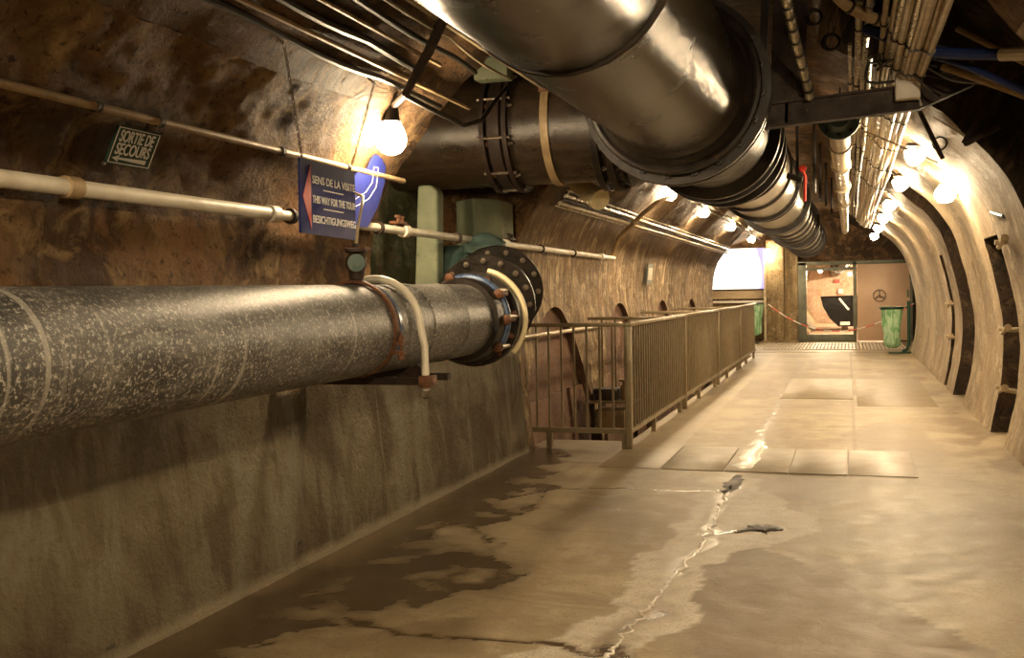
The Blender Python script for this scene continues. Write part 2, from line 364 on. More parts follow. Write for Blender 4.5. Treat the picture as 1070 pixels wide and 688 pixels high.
def shell(name, s0, s1, offs, ybreaks, sbreaks, y0, y1, ystep, sstep, mats, matf, low=None, revm=0):
    ys = []; y = y0
    brk = sorted(ybreaks)
    while y < y1: ys.append(y); y += ystep(y)
    ys.append(y1)
    ys = [v for v in ys if all(abs(v-b) > .012 for b in brk)]
    for b in brk: ys += [b-.003, b+.003]
    ys.sort()
    ss = []; n = max(2, int((s1-s0)/sstep))
    ss = [s0+(s1-s0)*i/n for i in range(n+1)]
    ss = [v for v in ss if all(abs(v-b) > .012 for b in sbreaks) or v in (s0, s1)]
    for b in sbreaks: ss += [b-.003, b+.003]
    ss.sort()
    bm = bmesh.new(); uv = bm.loops.layers.uv.new('UVMap'); grid = []; info = {}
    for y in ys:
        row = []
        sl = s0
        if low is not None: sl = low(y)
        for s in ss:
            if low is not None and s < SA: s_ = sl+(SA-sl)*(s-s0)/(SA-s0) if sl > s0 else s
            else: s_ = s
            p, n_ = pos(s_); q = offs(y, s_, p, n_); d = disp(y, s_)
            q = q + n_*d
            v = bm.verts.new((q.x, y, q.y)); info[v] = (y, s_-S0); row.append(v)
        grid.append(row)
    for i in range(len(ys)-1):
        for j in range(len(ss)-1):
            f = bm.faces.new((grid[i][j], grid[i][j+1], grid[i+1][j+1], grid[i+1][j]))
            f.smooth = True
            yc = (ys[i]+ys[i+1])/2; sc = (ss[j]+ss[j+1])/2
            if ys[i+1]-ys[i] < .02: yc = ys[i+1]+.02 if revm == -1 and abs(grid[i][j].co.x) < abs(grid[i+1][j].co.x) else ys[i]-.02 if revm == -1 else yc
            f.material_index = matf(yc, sc)
            for lp in f.loops:
                a_, b_ = info[lp.vert]; lp[uv].uv = (a_+lp.vert.co.x, b_) if ys[i+1]-ys[i] < .02 else (a_, b_)
    edge = [r[0].co.copy() for r in grid]
    me = bpy.data.meshes.new(name); bm.to_mesh(me); bm.free()
    for m_ in mats: me.materials.append(m_)
    me.set_sharp_from_angle(angle=math.radians(50))
    o = bpy.data.objects.new(name, me); COL.objects.link(o); struct(o); return o, edge
YE = 23.4       # far end of the left wall, beyond it a side bay opens
def offL(y, s, p, n):
    if NY0 < y < NY1 and SN0 < s < SCR:
        return Vector((min(p.x, -3.55 if p.y < 3.3 else -3.55), max(p.y, p.y if s < SC else min(3.6, 2.42+(s-SC)*1.7))))
    if y > YE and s < SC: return Vector((p.x-1.3, p.y))
    if y > YE and s < SC+.9: return Vector((p.x-1.3*(1-(s-SC)/.9), p.y))
    return p
def offNiche(y, s, p, n):
    if NY0 < y < NY1 and SN0 < s < SCR:
        if s < SC: return Vector((-3.55, p.y))
        t = (s-SC)/(SCR-SC)
        return Vector((-3.55+1.9*max(0, (t-.45)/.55), 2.42+1.15*min(1, t/.45)))
    return offL(y, s, p, n)
def ystepL(y): return .1 if y < 1.5 else .028 if y < 6.2 else .05 if y < 12 else .1
def mL(y, s):
    if NY0 < y < NY1 and s > SN0: return 2
    return 0 if y < 8.95 else 1
wl, edgeL = shell('wall_left', 0, SC, offNiche, [NY0, NY1, YE, 9.12], [SN0], -6, 29.4, ystepL, .03, [M['wall_left'], M['wall_mid'], M['niche']], mL,
      lambda y: s_of_z(zlow(y), 'L') if zlow(y) > -1.29 else 0.)
# right hand recesses (full height) and shallow slots
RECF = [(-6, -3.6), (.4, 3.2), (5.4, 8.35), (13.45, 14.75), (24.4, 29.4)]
SLOT = [(10.0, 11.0), (15.7, 16.15)]
SS_TOP = s_of_z(1.85, 'R')
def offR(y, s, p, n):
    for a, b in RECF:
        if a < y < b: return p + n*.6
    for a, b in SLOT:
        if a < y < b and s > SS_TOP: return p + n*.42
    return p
SBR = s_of_z(3.27, 'R')
def offC(y, s, p, n):
    q = offNiche(y, s, p, n)
    if s > SBR:
        for a, b in RECF:
            if a < y < b: return p + n*.6
    return q
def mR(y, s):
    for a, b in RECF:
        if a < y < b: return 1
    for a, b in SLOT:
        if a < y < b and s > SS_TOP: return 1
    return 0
RB = [v for ab in RECF for v in ab if -6 < v < 29.4]
def ystepR(y): return .1 if y > 5 else .2
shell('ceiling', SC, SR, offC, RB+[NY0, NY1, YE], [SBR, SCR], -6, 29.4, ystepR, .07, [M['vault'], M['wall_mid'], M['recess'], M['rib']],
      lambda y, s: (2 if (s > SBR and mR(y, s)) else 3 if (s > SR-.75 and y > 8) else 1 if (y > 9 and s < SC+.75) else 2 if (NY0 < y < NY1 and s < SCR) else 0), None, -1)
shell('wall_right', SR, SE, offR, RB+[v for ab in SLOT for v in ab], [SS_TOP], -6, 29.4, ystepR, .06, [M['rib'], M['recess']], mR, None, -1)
# reveals under the left hand arches + blockwork behind them
def uvbox(o, sx=1.):
    me = o.data; uv = me.uv_layers.new(name='UVMap')
    for p in me.polygons:
        n = p.normal
        for li in p.loop_indices:
            c = me.vertices[me.loops[li].vertex_index].co
            uv.data[li].uv = ((c.y+c.x, c.z) if abs(n.z) < .7 else (c.x, c.y))
    return o
uvbox_ = uvbox
def sm_(z): return max(0, min(1, (1.3-z)/1.4))
bm = MB(); pr = None
for e in edgeL:
    if 9.12 < e.y < 21.62:
        a = bm.b.verts.new(e); b = bm.b.verts.new((-2.93+.12*sm_(e.z), e.y, e.z))
        if pr: bm.b.faces.new((pr[0], pr[1], b, a))
        pr = (a, b)
struct(uvbox_(bm.build('trim_arch_reveals', M['arch_back'], ang=60)))
mb = MB().prism([(-3.2, 9.0, -1.35), (-2.79, 9.0, -1.35), (-2.80, 9.0, -.1), (-2.87, 9.0, .5), (-2.91, 9.0, 1.5), (-3.2, 9.0, 1.5)], (0, 14.4, 0))
for c in ARC[:4]:
    for a, b in ((c-1.15, c+.3), (c+.5, c+1.4)): mb.prism([(-2.95, a, -1.3), (-2.755, a, -1.3), (-2.765, a, -.1), (-2.82, a, .4), (-2.95, a, .4)], (0, b-a, 0))
struct(uvbox(mb.build('wall_pit_back', M['arch_back'])))
struct(uvbox(MB().box((-3.3, 9.3, -1.5), (-1.7, 23.6, -1.35)).build('floor_pit', M['recess'])))
# ------------------------------------------------------------------ floor
def seglist(px): return [at(*p) for p in px]
def dpoly(x, y, pts):
    best = 9
    for i in range(len(pts)-1):
        a, b = pts[i], pts[i+1]; dx, dy = b.x-a.x, b.y-a.y
        t = max(0, min(1, ((x-a.x)*dx+(y-a.y)*dy)/(dx*dx+dy*dy+1e-9)))
        d = math.hypot(x-a.x-t*dx, y-a.y-t*dy)
        if d < best: best = d
    return best
def inside(x, y, poly):
    c = False; n = len(poly)
    for i in range(n):
        a, b = poly[i], poly[(i+1) % n]
        if (a.y > y) != (b.y > y) and x < (b.x-a.x)*(y-a.y)/(b.y-a.y)+a.x: c = not c
    return c
main = seglist([(838, 378), (815, 420), (790, 462), (776, 488), (764, 508), (752, 532), (740, 560), (706, 600), (682, 630), (655, 662), (632, 688)])
cr2 = seglist([(520, 523), (575, 511), (650, 510), (720, 513), (762, 512)])
cr3 = seglist([(735, 558), (778, 553), (815, 553)])
cr4 = seglist([(360, 645), (420, 662), (520, 668), (580, 672), (625, 687)])
cr5 = seglist([(500, 528), (560, 527), (620, 530), (690, 536)])
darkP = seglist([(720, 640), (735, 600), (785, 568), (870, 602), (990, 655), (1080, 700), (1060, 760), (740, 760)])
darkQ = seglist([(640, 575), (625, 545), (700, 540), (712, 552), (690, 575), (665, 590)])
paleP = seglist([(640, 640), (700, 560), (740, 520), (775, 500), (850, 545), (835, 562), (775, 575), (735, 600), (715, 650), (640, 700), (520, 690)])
wetP = [Vector(v) for v in ((-2.9, 2.2, 0), (-2.9, 9.5, 0), (-2.4, 9.0, 0), (-2.15, 7.6, 0), (-1.9, 6.8, 0), (-2.15, 6.1, 0), (-1.85, 5.5, 0), (-1.65, 4.9, 0), (-1.8, 4.4, 0), (-2.2, 3.9, 0), (-2.4, 3.0, 0))]
def sm(a, b, x): t = max(0, min(1, (x-a)/(b-a))); return t*t*(3-2*t)
def paint(x, y):
    v = Vector((x*2.3, y*2.3, 0)); w = noise.fractal(v, .9, 2.1, 5)*.11; w2 = noise.fractal(v*5, .8, 2.2, 3)*.03
    wx, wy = x+w, y+noise.fractal(v+Vector((9, 4, 2)), .9, 2.1, 5)*.11
    dm = dpoly(wx, wy, main); d = min(dm, dpoly(wx, wy, cr3))
    wdt = .05 if y < 8 else .03
    wet = (1-sm(.010, wdt, dm)) * (.55+.45*noise.noise(v*3))
    wet = max(wet, 1-sm(.008, .026, dpoly(x+w2*.8, y+w2, cr2)), 1-sm(.012, .04, dpoly(x+w2, y+w2, cr3)), (1-sm(.01, .035, dpoly(x+w2, y+w2, cr4))), .6*(1-sm(.006, .02, dpoly(x+w2, y+w2, cr5))))
    c = at(797, 553); wet = max(wet, 1-sm(.05, .10, math.hypot((wx-c.x)*.8, (wy-c.y)*.7)))
    c = at(765, 510); wet = max(wet, 1-sm(.04, .08, math.hypot((wx-c.x)*1.4, (wy-c.y)*.4)))
    c = at(645, 682); wet = max(wet, 1-sm(.05, .10, math.hypot((wx-c.x), (wy-c.y)*.6)))
    if inside(wx+w*.8, wy, wetP): wet = max(wet, max(.85*sm(-.25, .25, noise.fractal(v*1.3+Vector((3, 1, 0)), .9, 2, 4)+.22), .8*sm(-2.25, -2.5, wx)))
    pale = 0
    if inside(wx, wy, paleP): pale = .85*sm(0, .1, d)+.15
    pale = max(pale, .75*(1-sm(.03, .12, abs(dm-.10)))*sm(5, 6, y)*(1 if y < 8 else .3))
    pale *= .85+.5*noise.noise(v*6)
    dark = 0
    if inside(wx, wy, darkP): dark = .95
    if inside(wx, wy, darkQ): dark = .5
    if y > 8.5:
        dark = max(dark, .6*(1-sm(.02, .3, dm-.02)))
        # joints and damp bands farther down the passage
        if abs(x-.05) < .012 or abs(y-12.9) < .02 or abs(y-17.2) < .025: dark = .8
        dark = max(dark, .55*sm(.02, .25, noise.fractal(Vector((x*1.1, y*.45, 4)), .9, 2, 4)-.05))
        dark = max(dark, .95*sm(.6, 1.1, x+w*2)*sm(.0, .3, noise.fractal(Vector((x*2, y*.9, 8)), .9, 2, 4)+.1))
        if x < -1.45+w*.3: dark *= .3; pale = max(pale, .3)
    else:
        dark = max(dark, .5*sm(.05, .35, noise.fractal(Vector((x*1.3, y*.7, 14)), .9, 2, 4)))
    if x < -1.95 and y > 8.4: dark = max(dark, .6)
    return min(1, max(0, wet)), min(1, max(0, pale)), min(1, max(0, dark))
xs = [-2.95+.1*i for i in range(0)]
def axis_list(a, b, fn, brk=()):
    o = []; v = a
    while v < b-1e-6: o.append(v); v += fn(v)
    o.append(b); o = [q for q in o if all(abs(q-k) > .01 for k in brk)]+list(brk); o.sort(); return o
PX, PY0, PY1 = -1.97, 9.75, 23.3
xs = axis_list(-2.95, 1.75, lambda v: .028, (PX,))
ys = axis_list(-6, 29.4, lambda v: .4 if v < 3 else .028 if v < 9 else .045 if v < 14 else .09, (PY0, PY1))
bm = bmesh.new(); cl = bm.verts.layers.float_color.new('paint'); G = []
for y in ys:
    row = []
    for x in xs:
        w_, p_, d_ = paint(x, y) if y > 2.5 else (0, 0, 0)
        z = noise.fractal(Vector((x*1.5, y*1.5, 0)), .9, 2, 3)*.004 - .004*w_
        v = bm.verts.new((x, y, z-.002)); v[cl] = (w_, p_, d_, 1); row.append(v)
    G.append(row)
for i in range(len(ys)-1):
    for j in range(len(xs)-1):
        if (xs[j]+xs[j+1])/2 < PX and PY0 < (ys[i]+ys[i+1])/2 < PY1: continue
        f = bm.faces.new((G[i][j], G[i][j+1], G[i+1][j+1], G[i+1][j])); f.smooth = True
bmesh.ops.delete(bm, geom=[v for v in bm.verts if not v.link_faces], context='VERTS')
me = bpy.data.meshes.new('floor'); bm.to_mesh(me); bm.free(); me.materials.append(M['floor'])
struct(bpy.data.objects.new('floor', me)); COL.objects.link(bpy.data.objects['floor'])
mb = MB().box((PX, PY0-.2, -1.35), (PX+.25, PY1+.2, -.012)); mb.box((-3.0, PY0-.3, -1.35), (PX+.2, PY0, -.012)); mb.box((-3.0, PY1, -1.35), (PX+.2, PY1+.3, -.012))
struct(mb.build('trim_pit_edge', M['floor']))
struct(MB().box((-4.3, 23.35, -.05), (-2.9, 29.4, -.006)).build('floor_side_bay', M['floor']))
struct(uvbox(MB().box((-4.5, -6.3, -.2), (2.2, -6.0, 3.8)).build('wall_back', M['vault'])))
# ------------------------------------------------------------------ lamps
def bulkhead(loc, nrm, label, group, power, r=.1):
    t = thing('bulkhead_lamp', label, 'lamp', loc, group); n = Vector(nrm).normalized(); o = Vector(loc)
    MB().lathe(o, n, [(0, r*.95), (.03, r*.95), (.035, r*.8), (.05, r*.8)], 20).build('lamp_base', M['iron_black'], t)
    pr = [(.05, r*.72)]+[(.05+r*1.25*math.sin(a), r*math.cos(a)) for a in [i*PI/16 for i in range(1, 8)]]
    m_ = emis('lamp glow', LAMP, power)
    gl = MB().lathe(o, n, pr, 16).build('lamp_glass', m_, t); gl['label'] = 'glowing white glass'
    c = MB(); u = n.orthogonal().normalized(); w = n.cross(u)
    for d_ in (u, w):
        c.tube([o+n*(.05+(r*1.3+.012)*math.sin(a))+d_*((r+.012)*math.cos(a)) for a in [i*PI/12 for i in range(13)]], .003, 5)
    c.build('wire_guard', M['bolt'], t); return t
PW = 420.
dl = ['first', 'second', 'third', 'fourth']
for k, yy in enumerate((13.3, 16.6, 20.6, 26.2)):
    s = s_of_z(2.66, 'L'); p, n = pos(s); p = Vector((-2.14, 2.66))
    lab = ['bulkhead lamp glowing on left vault nearest the black pipe flange', 'glowing bulkhead lamp on left vault, second from the black pipe flange',
           'glowing bulkhead lamp on left vault, third from the black pipe flange', 'small glowing lamp on left vault just before the bright panel'][k]
    q = Vector((p.x-.05, yy, p.y+.05)) if k < 3 else Vector((-2.28, yy, 2.72))
    bulkhead(q, (.62, -.1, -.78), lab, 'lamps along the left vault', PW)
bulkhead((-2.02, 28.95, 2.42), (.0, -1, -.15), 'glowing lamp at head of the concrete pillar beside the bright panel', 'lamps along the left vault', PW*.8)
labs = ['bulkhead lamp glowing on right arch, beneath the junction of cables', 'second glowing lamp of the right row, left of the pale arch', 'third glowing lamp in the right ceiling row', 'fourth glowing lamp in the right ceiling row', 'fifth glowing lamp in the right ceiling row', 'added last lamp of the right ceiling row, brightening the far end']
for k, yy in enumerate((10.35, 13.05, 16.4, 19.4, 22.6, 26.0)):  # the last one is an added lamp that brightens the far end
    bulkhead((.61, yy, 2.70), (-.2, -.1, -1), labs[k], 'lamps along the right arch', PW*.75)
bulkhead((.98, 11.15, 2.36), (-.8, -.3, -.55), 'glowing lamp lower on the pale right arch, right of its neighbour', 'lamps along the right arch', PW*.8)
# lamps of the same rows behind / beside the camera
for k, (x, yy, z) in enumerate(((.62, 3.0, 2.72), (.62, -.6, 2.72), (.62, -4, 2.72), (-2.14, -1.2, 2.66), (-2.14, -4.6, 2.66))):
    bulkhead((x, yy, z), (-.2 if x > 0 else .6, 0, -1), 'lamp of the tunnel row nearer the viewer', 'lamps near the viewer', PW*(1.15 if k == 0 else 1.9 if x < 0 else .9))
bulkhead((-3.2, 6.02, 2.25), (0, 1, -.2), 'added unseen lamp brightening the niche from behind the near wall', 'added lamp in the niche', PW*.35)  # added lamp, out of sight, put in to brighten the niche
# the near left lamp hanging from a bent iron arm
t = thing('hanging_lamp', 'bright bare lamp hanging from iron arm above the blue sign', 'lamp', (-2.41, 5.4, 2.3))
MB().lathe((-2.41, 5.40, 2.44), (0, 0, -1), [(0, .02), (.0, .045), (.06, .05), (.07, .06)], 16).build('lamp_holder', M['cable'], t)
sub(MB().lathe((-2.41, 5.40, 2.37), (0, 0, -1), [(0, .05), (.02, .06), (.05, .075), (.09, .085), (.13, .08), (.165, .055), (.18, .02)], 20).build('lamp_glass', emis('lamp glow near', LAMP, PW*.5), t), 'glowing white glass')
A = at(468, 10, 'y', 4.9); B = at(424, 98, 'y', 5.05)
MB().tube([A, A.lerp(B, .5)+Vector((.01, 0, .0)), B, Vector((-2.40, 5.41, 2.46))], .02, 8, rad=[.028, .026, .022, .02]).build('iron_arm', M['rust_dark'], t)
c = MB().tube([at(424, 100, 'y', 5.05), at(450, 114, 'y', 5.3), at(485, 131, 'y', 5.7), at(503, 126, 'y', 6.1), at(518, 105, 'y', 6.5), at(532, 88, 'y', 7.)], .014, 8)
tag(c.build('hanging_cable', M['cable']), 'black cable sagging from the bright hanging lamp to the cross pipe', 'cable')
# ------------------------------------------------------------------ large grey pipe on the left
GX, GZ, GR = -2.25, 1.25, .22
t = thing('water_pipe', 'large speckled grey pipe running along left wall to a bolted flange', 'pipe', (GX, 5.0, GZ))
prf = []; y = -5.9
MB().lathe((GX, 0, GZ-.035), (0, 1, .006), [(-5.9, GR), (5.05, GR), (5.055, GR+.006), (5.12, GR+.006), (5.125, GR), (5.55, GR), (5.56, GR+.004), (5.60, GR+.004), (5.61, GR), (6.1, GR)], 64).build('pipe_body', M['pipe_cement'], t)
# coupling
MB().lathe((GX, 6.0, GZ), (0, 1, 0), [(0, GR+.005), (0, .25), (.05, .262), (.12, .262), (.16, .25), (.16, GR)], 48).build('coupling_sleeve', M['iron_black'], t)
fl = MB().ring((GX, 6.28, GZ), (0, 1, 0), .2, .30, .05).build('flange', M['iron_black'], t)
for k in range(12):
    a = 2*PI*k/12+.13; c0 = Vector((GX+.272*math.cos(a), 6.245, GZ+.272*math.sin(a)))
    MB().lathe(c0, (0, -1, 0), [(0, .02), (.02, .02), (.022, .011), (.05, .011)], 6).build('bolt', M['rust'], fl)
def arcpts(cx, cz, y, r, a0, a1, n=14, y2=None):
    return [Vector((cx+r*math.cos(a0+(a1-a0)*k/n), y if y2 is None else y+(y2-y)*k/n, cz+r*math.sin(a0+(a1-a0)*k/n))) for k in range(n+1)]
for (a0, a1) in ((1.85, .62), (.56, -.62)):
    cc = MB().tube(arcpts(GX, GZ, 6.13, .262, a0, a1), .024, 10).build('blue_clamp_segment', M['blue_paint'], t)
MB().tube(arcpts(GX, GZ, 6.13, .262, -.7, -3.0), .02, 8).build('clamp_segment', M['iron_black'], t)
MB().tube(arcpts(GX, GZ, 6.13, .262, 1.9, 3.1), .024, 8).build('clamp_segment', M['rust_dark'], t)
for a in (1.9, .6, .0, -.66, 2.6):
    c0 = Vector((GX+.275*math.cos(a), 6.06, GZ+.275*math.sin(a)))
    MB().lathe(c0, (0, 1, 0), [(-.01, .012), (0, .03), (.03, .032), (.05, .018), (.16, .016)], 10).build('clamp_nut', M['rust'], t)
for a in (.66, .06, -.6):
    c0 = Vector((GX+.29*math.cos(a), 6.07, GZ+.29*math.sin(a)))
    MB().lathe(c0, (0, 1, 0), [(0, .014), (.02, .017), (.12, .014), (.16, .01)], 10).build('clamp_bolt', M['bolt'], t)
# cream hose looped round the flange
tag(MB().tube(arcpts(GX, GZ, 6.345, .312, 1.35, -.75, 22), .018, 10).build('cream_hose', M['cream_plastic']), 'cream hose looped around the bolted flange of the grey pipe', 'hose')
# second flange, elbow into the niche
t = thing('pipe_elbow', 'blue green cast iron elbow with bolted flanges in the wall niche', 'pipe', (-2.36, 6.8, 1.35))
C1 = Vector((-2.25, 6.42, 1.27)); pts = [C1, Vector((-2.265, 6.6, 1.29)), Vector((-2.31, 6.85, 1.34)), Vector((-2.37, 7.1, 1.41)), Vector((-2.45, 7.35, 1.48)), Vector((-2.62, 7.62, 1.53)), Vector((-2.85, 7.8, 1.56)), Vector((-3.1, 7.84, 1.57))]
MB().tube(pts, .235, 32).build('elbow_body', M['teal'], t)
def flange_at(c, d, ri, ro, w, par, nb, side=-1, mat='iron_black', rot=0., bm_='bolt', br=.02):
    d = Vector(d).normalized(); f = MB().ring(c, d, ri, ro, w).build('flange', M[mat], par)
    u = Vector((0, 0, 1)) if abs(d.z) < .9 else Vector((0, 1, 0)); a = d.cross(u).normalized(); b = d.cross(a)
    for k in range(nb):
        an = 2*PI*k/nb+rot; q = Vector(c)+(a*math.cos(an)+b*math.sin(an))*(ro-br*1.9)+d*(side*w/2)
        MB().lathe(q, d*side, [(0, br), (br*.8, br), (br*.85, br*.55), (br*1.7, br*.5)], 6).build('bolt', M[bm_], f)
    return f
flange_at((-2.30, 6.62, 1.34), (-.25, 1, .2), .2, .335, .04, t, 16)
flange_at((-2.40, 7.18, 1.43), (-.35, 1, .28), .22, .33, .04, t, 14)
sub(MB().lathe((-2.62, 7.55, 1.74), (.0, -.15, 1), [(0, .16), (.05, .17), (.09, .12), (.13, .05)], 20).build('inspection_cap', M['teal'], t), 'domed cap')
# rust clamp and valve
t = thing('saddle_valve', 'rusty saddle clamp with small dark valve on top of grey pipe', 'valve', (GX, 4.58, GZ+GR))
MB().ring((GX, 4.55, GZ), (0, 1, 0), GR, GR+.014, .035).build('clamp_ring', M['rust'], t)
lug = MB(); lug.box((GX+GR*.96, 4.53, GZ-.075), (GX+GR*.96+.055, 4.57, GZ-.06)); lug.box((GX+GR*.96-.01, 4.53, GZ-.12), (GX+GR*.96+.055, 4.57, GZ-.105))
lug.build('clamp_lug', M['rust'], t)
MB().lathe((GX+GR*.96+.035, 4.55, GZ-.145), (0, 0, 1), [(0, .008), (.0, .016), (.02, .016), (.02, .008), (.09, .008), (.09, .016), (.11, .016), (.11, .008), (.13, .008)], 8).build('clamp_bolt', M['rust'], t)
vt = GZ+GR
MB().lathe((GX, 4.6, vt-.01), (0, 0, 1), [(0, .07), (.015, .06), (.03, .035), (.07, .04), (.09, .05), (.13, .05), (.15, .035), (.16, .055), (.175, .055), (.18, .02), (.2, .015)], 20).build('valve_body', M['rust_dark'], t)
MB().lathe((GX, 4.6, vt+.095), (.45, -.9, 0), [(-.06, .03), (.05, .032), (.055, .042), (.075, .042), (.078, .018), (.085, .018)], 16).build('valve_cap', M['teal'], t)
MB().box((GX-.06, 4.57, vt+.16), (GX+.06, 4.63, vt+.172)).build('valve_flange', M['rust'], t)
tag(MB().tube([(GX, 4.6, vt+.17), (GX, 4.63, vt+.28), (GX-.02, 4.72, vt+.38), (GX-.08, 4.86, vt+.44), (-2.42, 4.95, vt+.47), (-2.62, 4.97, vt+.47)], .008, 6).build('valve_tube', M['conduit_light']), 'thin curved tube rising from the small valve to behind the blue sign', 'tube')
tag(MB().ring((GX, 4.62, GZ), (0, 1, 0), GR, GR+.004, .03).build('blue_tape', M['blue_paint']), 'blue band around the grey pipe below the rusty clamp', 'tape')
bar_ = MB()
tt = thing('pipe_bracket', 'rusty iron bracket holding the grey pipe off the wall', 'bracket', (-2.85, 4.95, .98))
for yy in (4.78, 5.08): MB().box((-2.84, yy-.02, .965), (-1.97, yy+.02, 1.0)).build('bracket_arm', M['rust_dark'], tt)
for xx in (-2.75, -2.5, -2.22): MB().box((xx-.025, 4.78, .968), (xx+.025, 5.08, .997)).build('cross_bar', M['rust_dark'], tt)
MB().prism([(-2.4, 5.06, 1.0), (-2.1, 5.06, 1.0), (-2.14, 5.06, 1.05), (-2.25, 5.06, 1.035), (-2.36, 5.06, 1.05)], (0, .04, 0)).build('saddle', M['rust_dark'], tt)
MB().box((-2.0, 4.74, .955), (-1.94, 4.84, 1.012), .004).build('arm_end', M['rust'], tt)
u = [Vector((-1.985, 4.8, .91)), Vector((-1.985, 4.8, 1.0)), Vector((-1.988, 4.8, 1.15))]+arcpts(GX, GZ, 4.8, GR+.022, .05, PI-.05, 20)[0:]+[Vector((-2.515, 4.8, 1.1)), Vector((-2.515, 4.8, .95))]
t = thing('pipe_strap', 'white rod strap bent over the grey pipe beside the rusty clamp', 'strap', (-1.985, 4.8, .9))
MB().tube(u, .019, 10).build('strap_rod', M['strap'], t)
MB().lathe((-1.985, 4.8, .895), (0, 0, 1), [(0, .012), (.01, .026), (.04, .026), (.045, .012)], 6).build('nut', M['bolt'], t)
# ------------------------------------------------------------------ wall pipes
t = thing('white_wall_pipe', 'long dusty white pipe along left wall behind the blue sign', 'pipe', (-2.70, 4, 1.82))
WX, WZ = -2.71, 1.822
MB().tube([(WX, -5.9, WZ), (WX, 4.62, WZ)], .032, 20).build('pipe_body', M['white_pipe'], t)
MB().tube([(WX, 4.62, WZ), (WX, 12.6, WZ+.0)], .026, 20).build('pipe_body', M['white_pipe'], t)
for y in (3.2-.0, 4.62, 6.25, 8.35, 11.9):
    MB().lathe((WX, y, WZ), (0, 1, 0), [(-.04, .03), (-.035, .042), (.035, .042), (.04, .03)], 16).build('coupling', M['white_pipe'] if y > 4 else M['conduit'], t)
for y in (1.5, 4.8, 5.85, 7.2, 9.4, 10.6):
    MB().ring((WX, y, WZ), (0, 1, 0), .025, .04, .03, 16).build('pipe_clip', M['rust_dark'], t)
for y, m_ in ((6.15, 'rust'), (8.45, 'rust_dark')):
    k = MB().box((WX-.03, y-.07, WZ+.04), (WX+.03, y+.09, WZ+.055)); k.lathe((WX, y, WZ+.02), (0, 0, 1), [(0, .012), (.06, .012), (.06, .022), (.075, .022)], 8); k.lathe((WX, y+.06, WZ+.02), (0, 0, 1), [(0, .012), (.06, .012), (.06, .02), (.07, .02)], 8)
    k.build('tap', M[m_], t)
t = thing('wall_conduit', 'thin tan conduit on left wall above the green sign', 'pipe', (-2.585, 3, 2.12))
MB().tube([(-2.61, -5.9, 2.115), (-2.61, 6.02, 2.115)], .0165, 12).build('pipe_body', M['conduit'], t)
for y in (1.2, 2.95+.28, 3.6, 4.55, 5.25): MB().ring((-2.61, y, 2.115), (0, 1, 0), .016, .023, .025, 12).build('pipe_clip', M['rust_dark'], t)
# ceiling cables upper left
cab = [(-2.29, 2.54, .017, 'cable', 6.0, 'thick black cable, lowest of the bundle on upper left vault'), (-2.235, 2.565, .013, 'conduit', 6.25, 'tan conduit running under the bundle on upper left vault'),
       (-2.17, 2.625, .02, 'cable', 5.3, 'heavy black cable in middle of the bundle on upper left vault'), (-2.11, 2.66, .011, 'conduit', 5.6, 'slim tan conduit in middle of the upper left bundle'),
       (-2.04, 2.71, .015, 'cable', 5.9, 'black cable beside the slim tan conduit on upper left vault'), (-1.93, 2.78, .014, 'conduit_light', 6.9, 'pale conduit highest on the upper left vault, nearest the big black pipe'), (-1.97, 2.75, .009, 'wire', 6.4, 'grey wire beside the highest pale conduit on upper left vault')]
for x, z, r, m_, ye, lab in cab:
    pts = []; y = 0.
    while y < ye:
        sag = .03*math.sin(y*2.2+x*9)*math.sin(y*.9) if 'cable' in m_ or m_ == 'wire' else 0
        pts.append((x+sag*.6, y, z-abs(sag))); y += .2
    tag(MB().tube(pts, r, 8).build('ceiling_cable' if m_ in ('cable', 'wire') else 'ceiling_conduit', M[m_]), lab, 'cable' if m_ in ('cable', 'wire') else 'conduit', 'bundle on upper left vault')
# ------------------------------------------------------------------ big black main
BX, BZ, BR = -1.055, 2.705, .437
t = thing('overhead_water_main', 'huge glossy black pipe under the vault with bolted flanges', 'pipe', (BX, 6, BZ))
MB().lathe((BX, 0, BZ), (0, 1, 0), [(-5.9, BR+.006), (3.99, BR+.006), (4.0, BR)], 96).build('near_section', M['pipe_black'], t)
MB().lathe((BX, 0, BZ), (0, 1, 0), [(4.0, BR-.004), (4.0, BR), (4.05, BR+.004), (6.7, BR+.004)], 96).build('middle_section', M['pipe_black'], t)
# weld bead, irregular
bm = MB(); pts = []
for k in range(121):
    a = 2*PI*k/120; r = BR+.006+.004*noise.noise(Vector((math.cos(a)*9, math.sin(a)*9, 0)))
    pts.append((BX+r*math.cos(a), 4.02+.006*noise.noise(Vector((a*8, 3, 1))), BZ+r*math.sin(a)))
bm.tube(pts, .013, 6, cap=False).build('weld_bead', M['iron_black'], t)
a = -2.25; MB().tube([(BX+(BR+.004)*math.cos(a), y*.1+4.05, BZ+(BR+.004)*math.sin(a)+.002*noise.noise(Vector((y, 0, 0)))) for y in range(0, 27)], .006, 6).build('weld_bead', M['iron_black'], t)
MB().lathe((BX, 6.55, BZ), (0, 1, 0), [(-.06, BR), (0, BR+.03), (.12, BR+.035), (.16, BR+.07), (.2, BR+.07), (.3, BR+.02)], 72).build('collar', M['iron_black'], t)
flange_at((BX, 6.86, BZ), (0, 1, 0), .42, .61, .05, t, 20, -1, 'iron_black', .1, 'iron_black', .034)
flange_at((BX, 6.97, BZ), (0, 1, 0), .42, .61, .05, t, 20, 1, 'iron_black', .1, 'iron_black', .034)
MB().torus((BX, 6.74, BZ), (0, 1, 0), .53, .03, 60).build('gasket_ring', M['iron_black'], t)
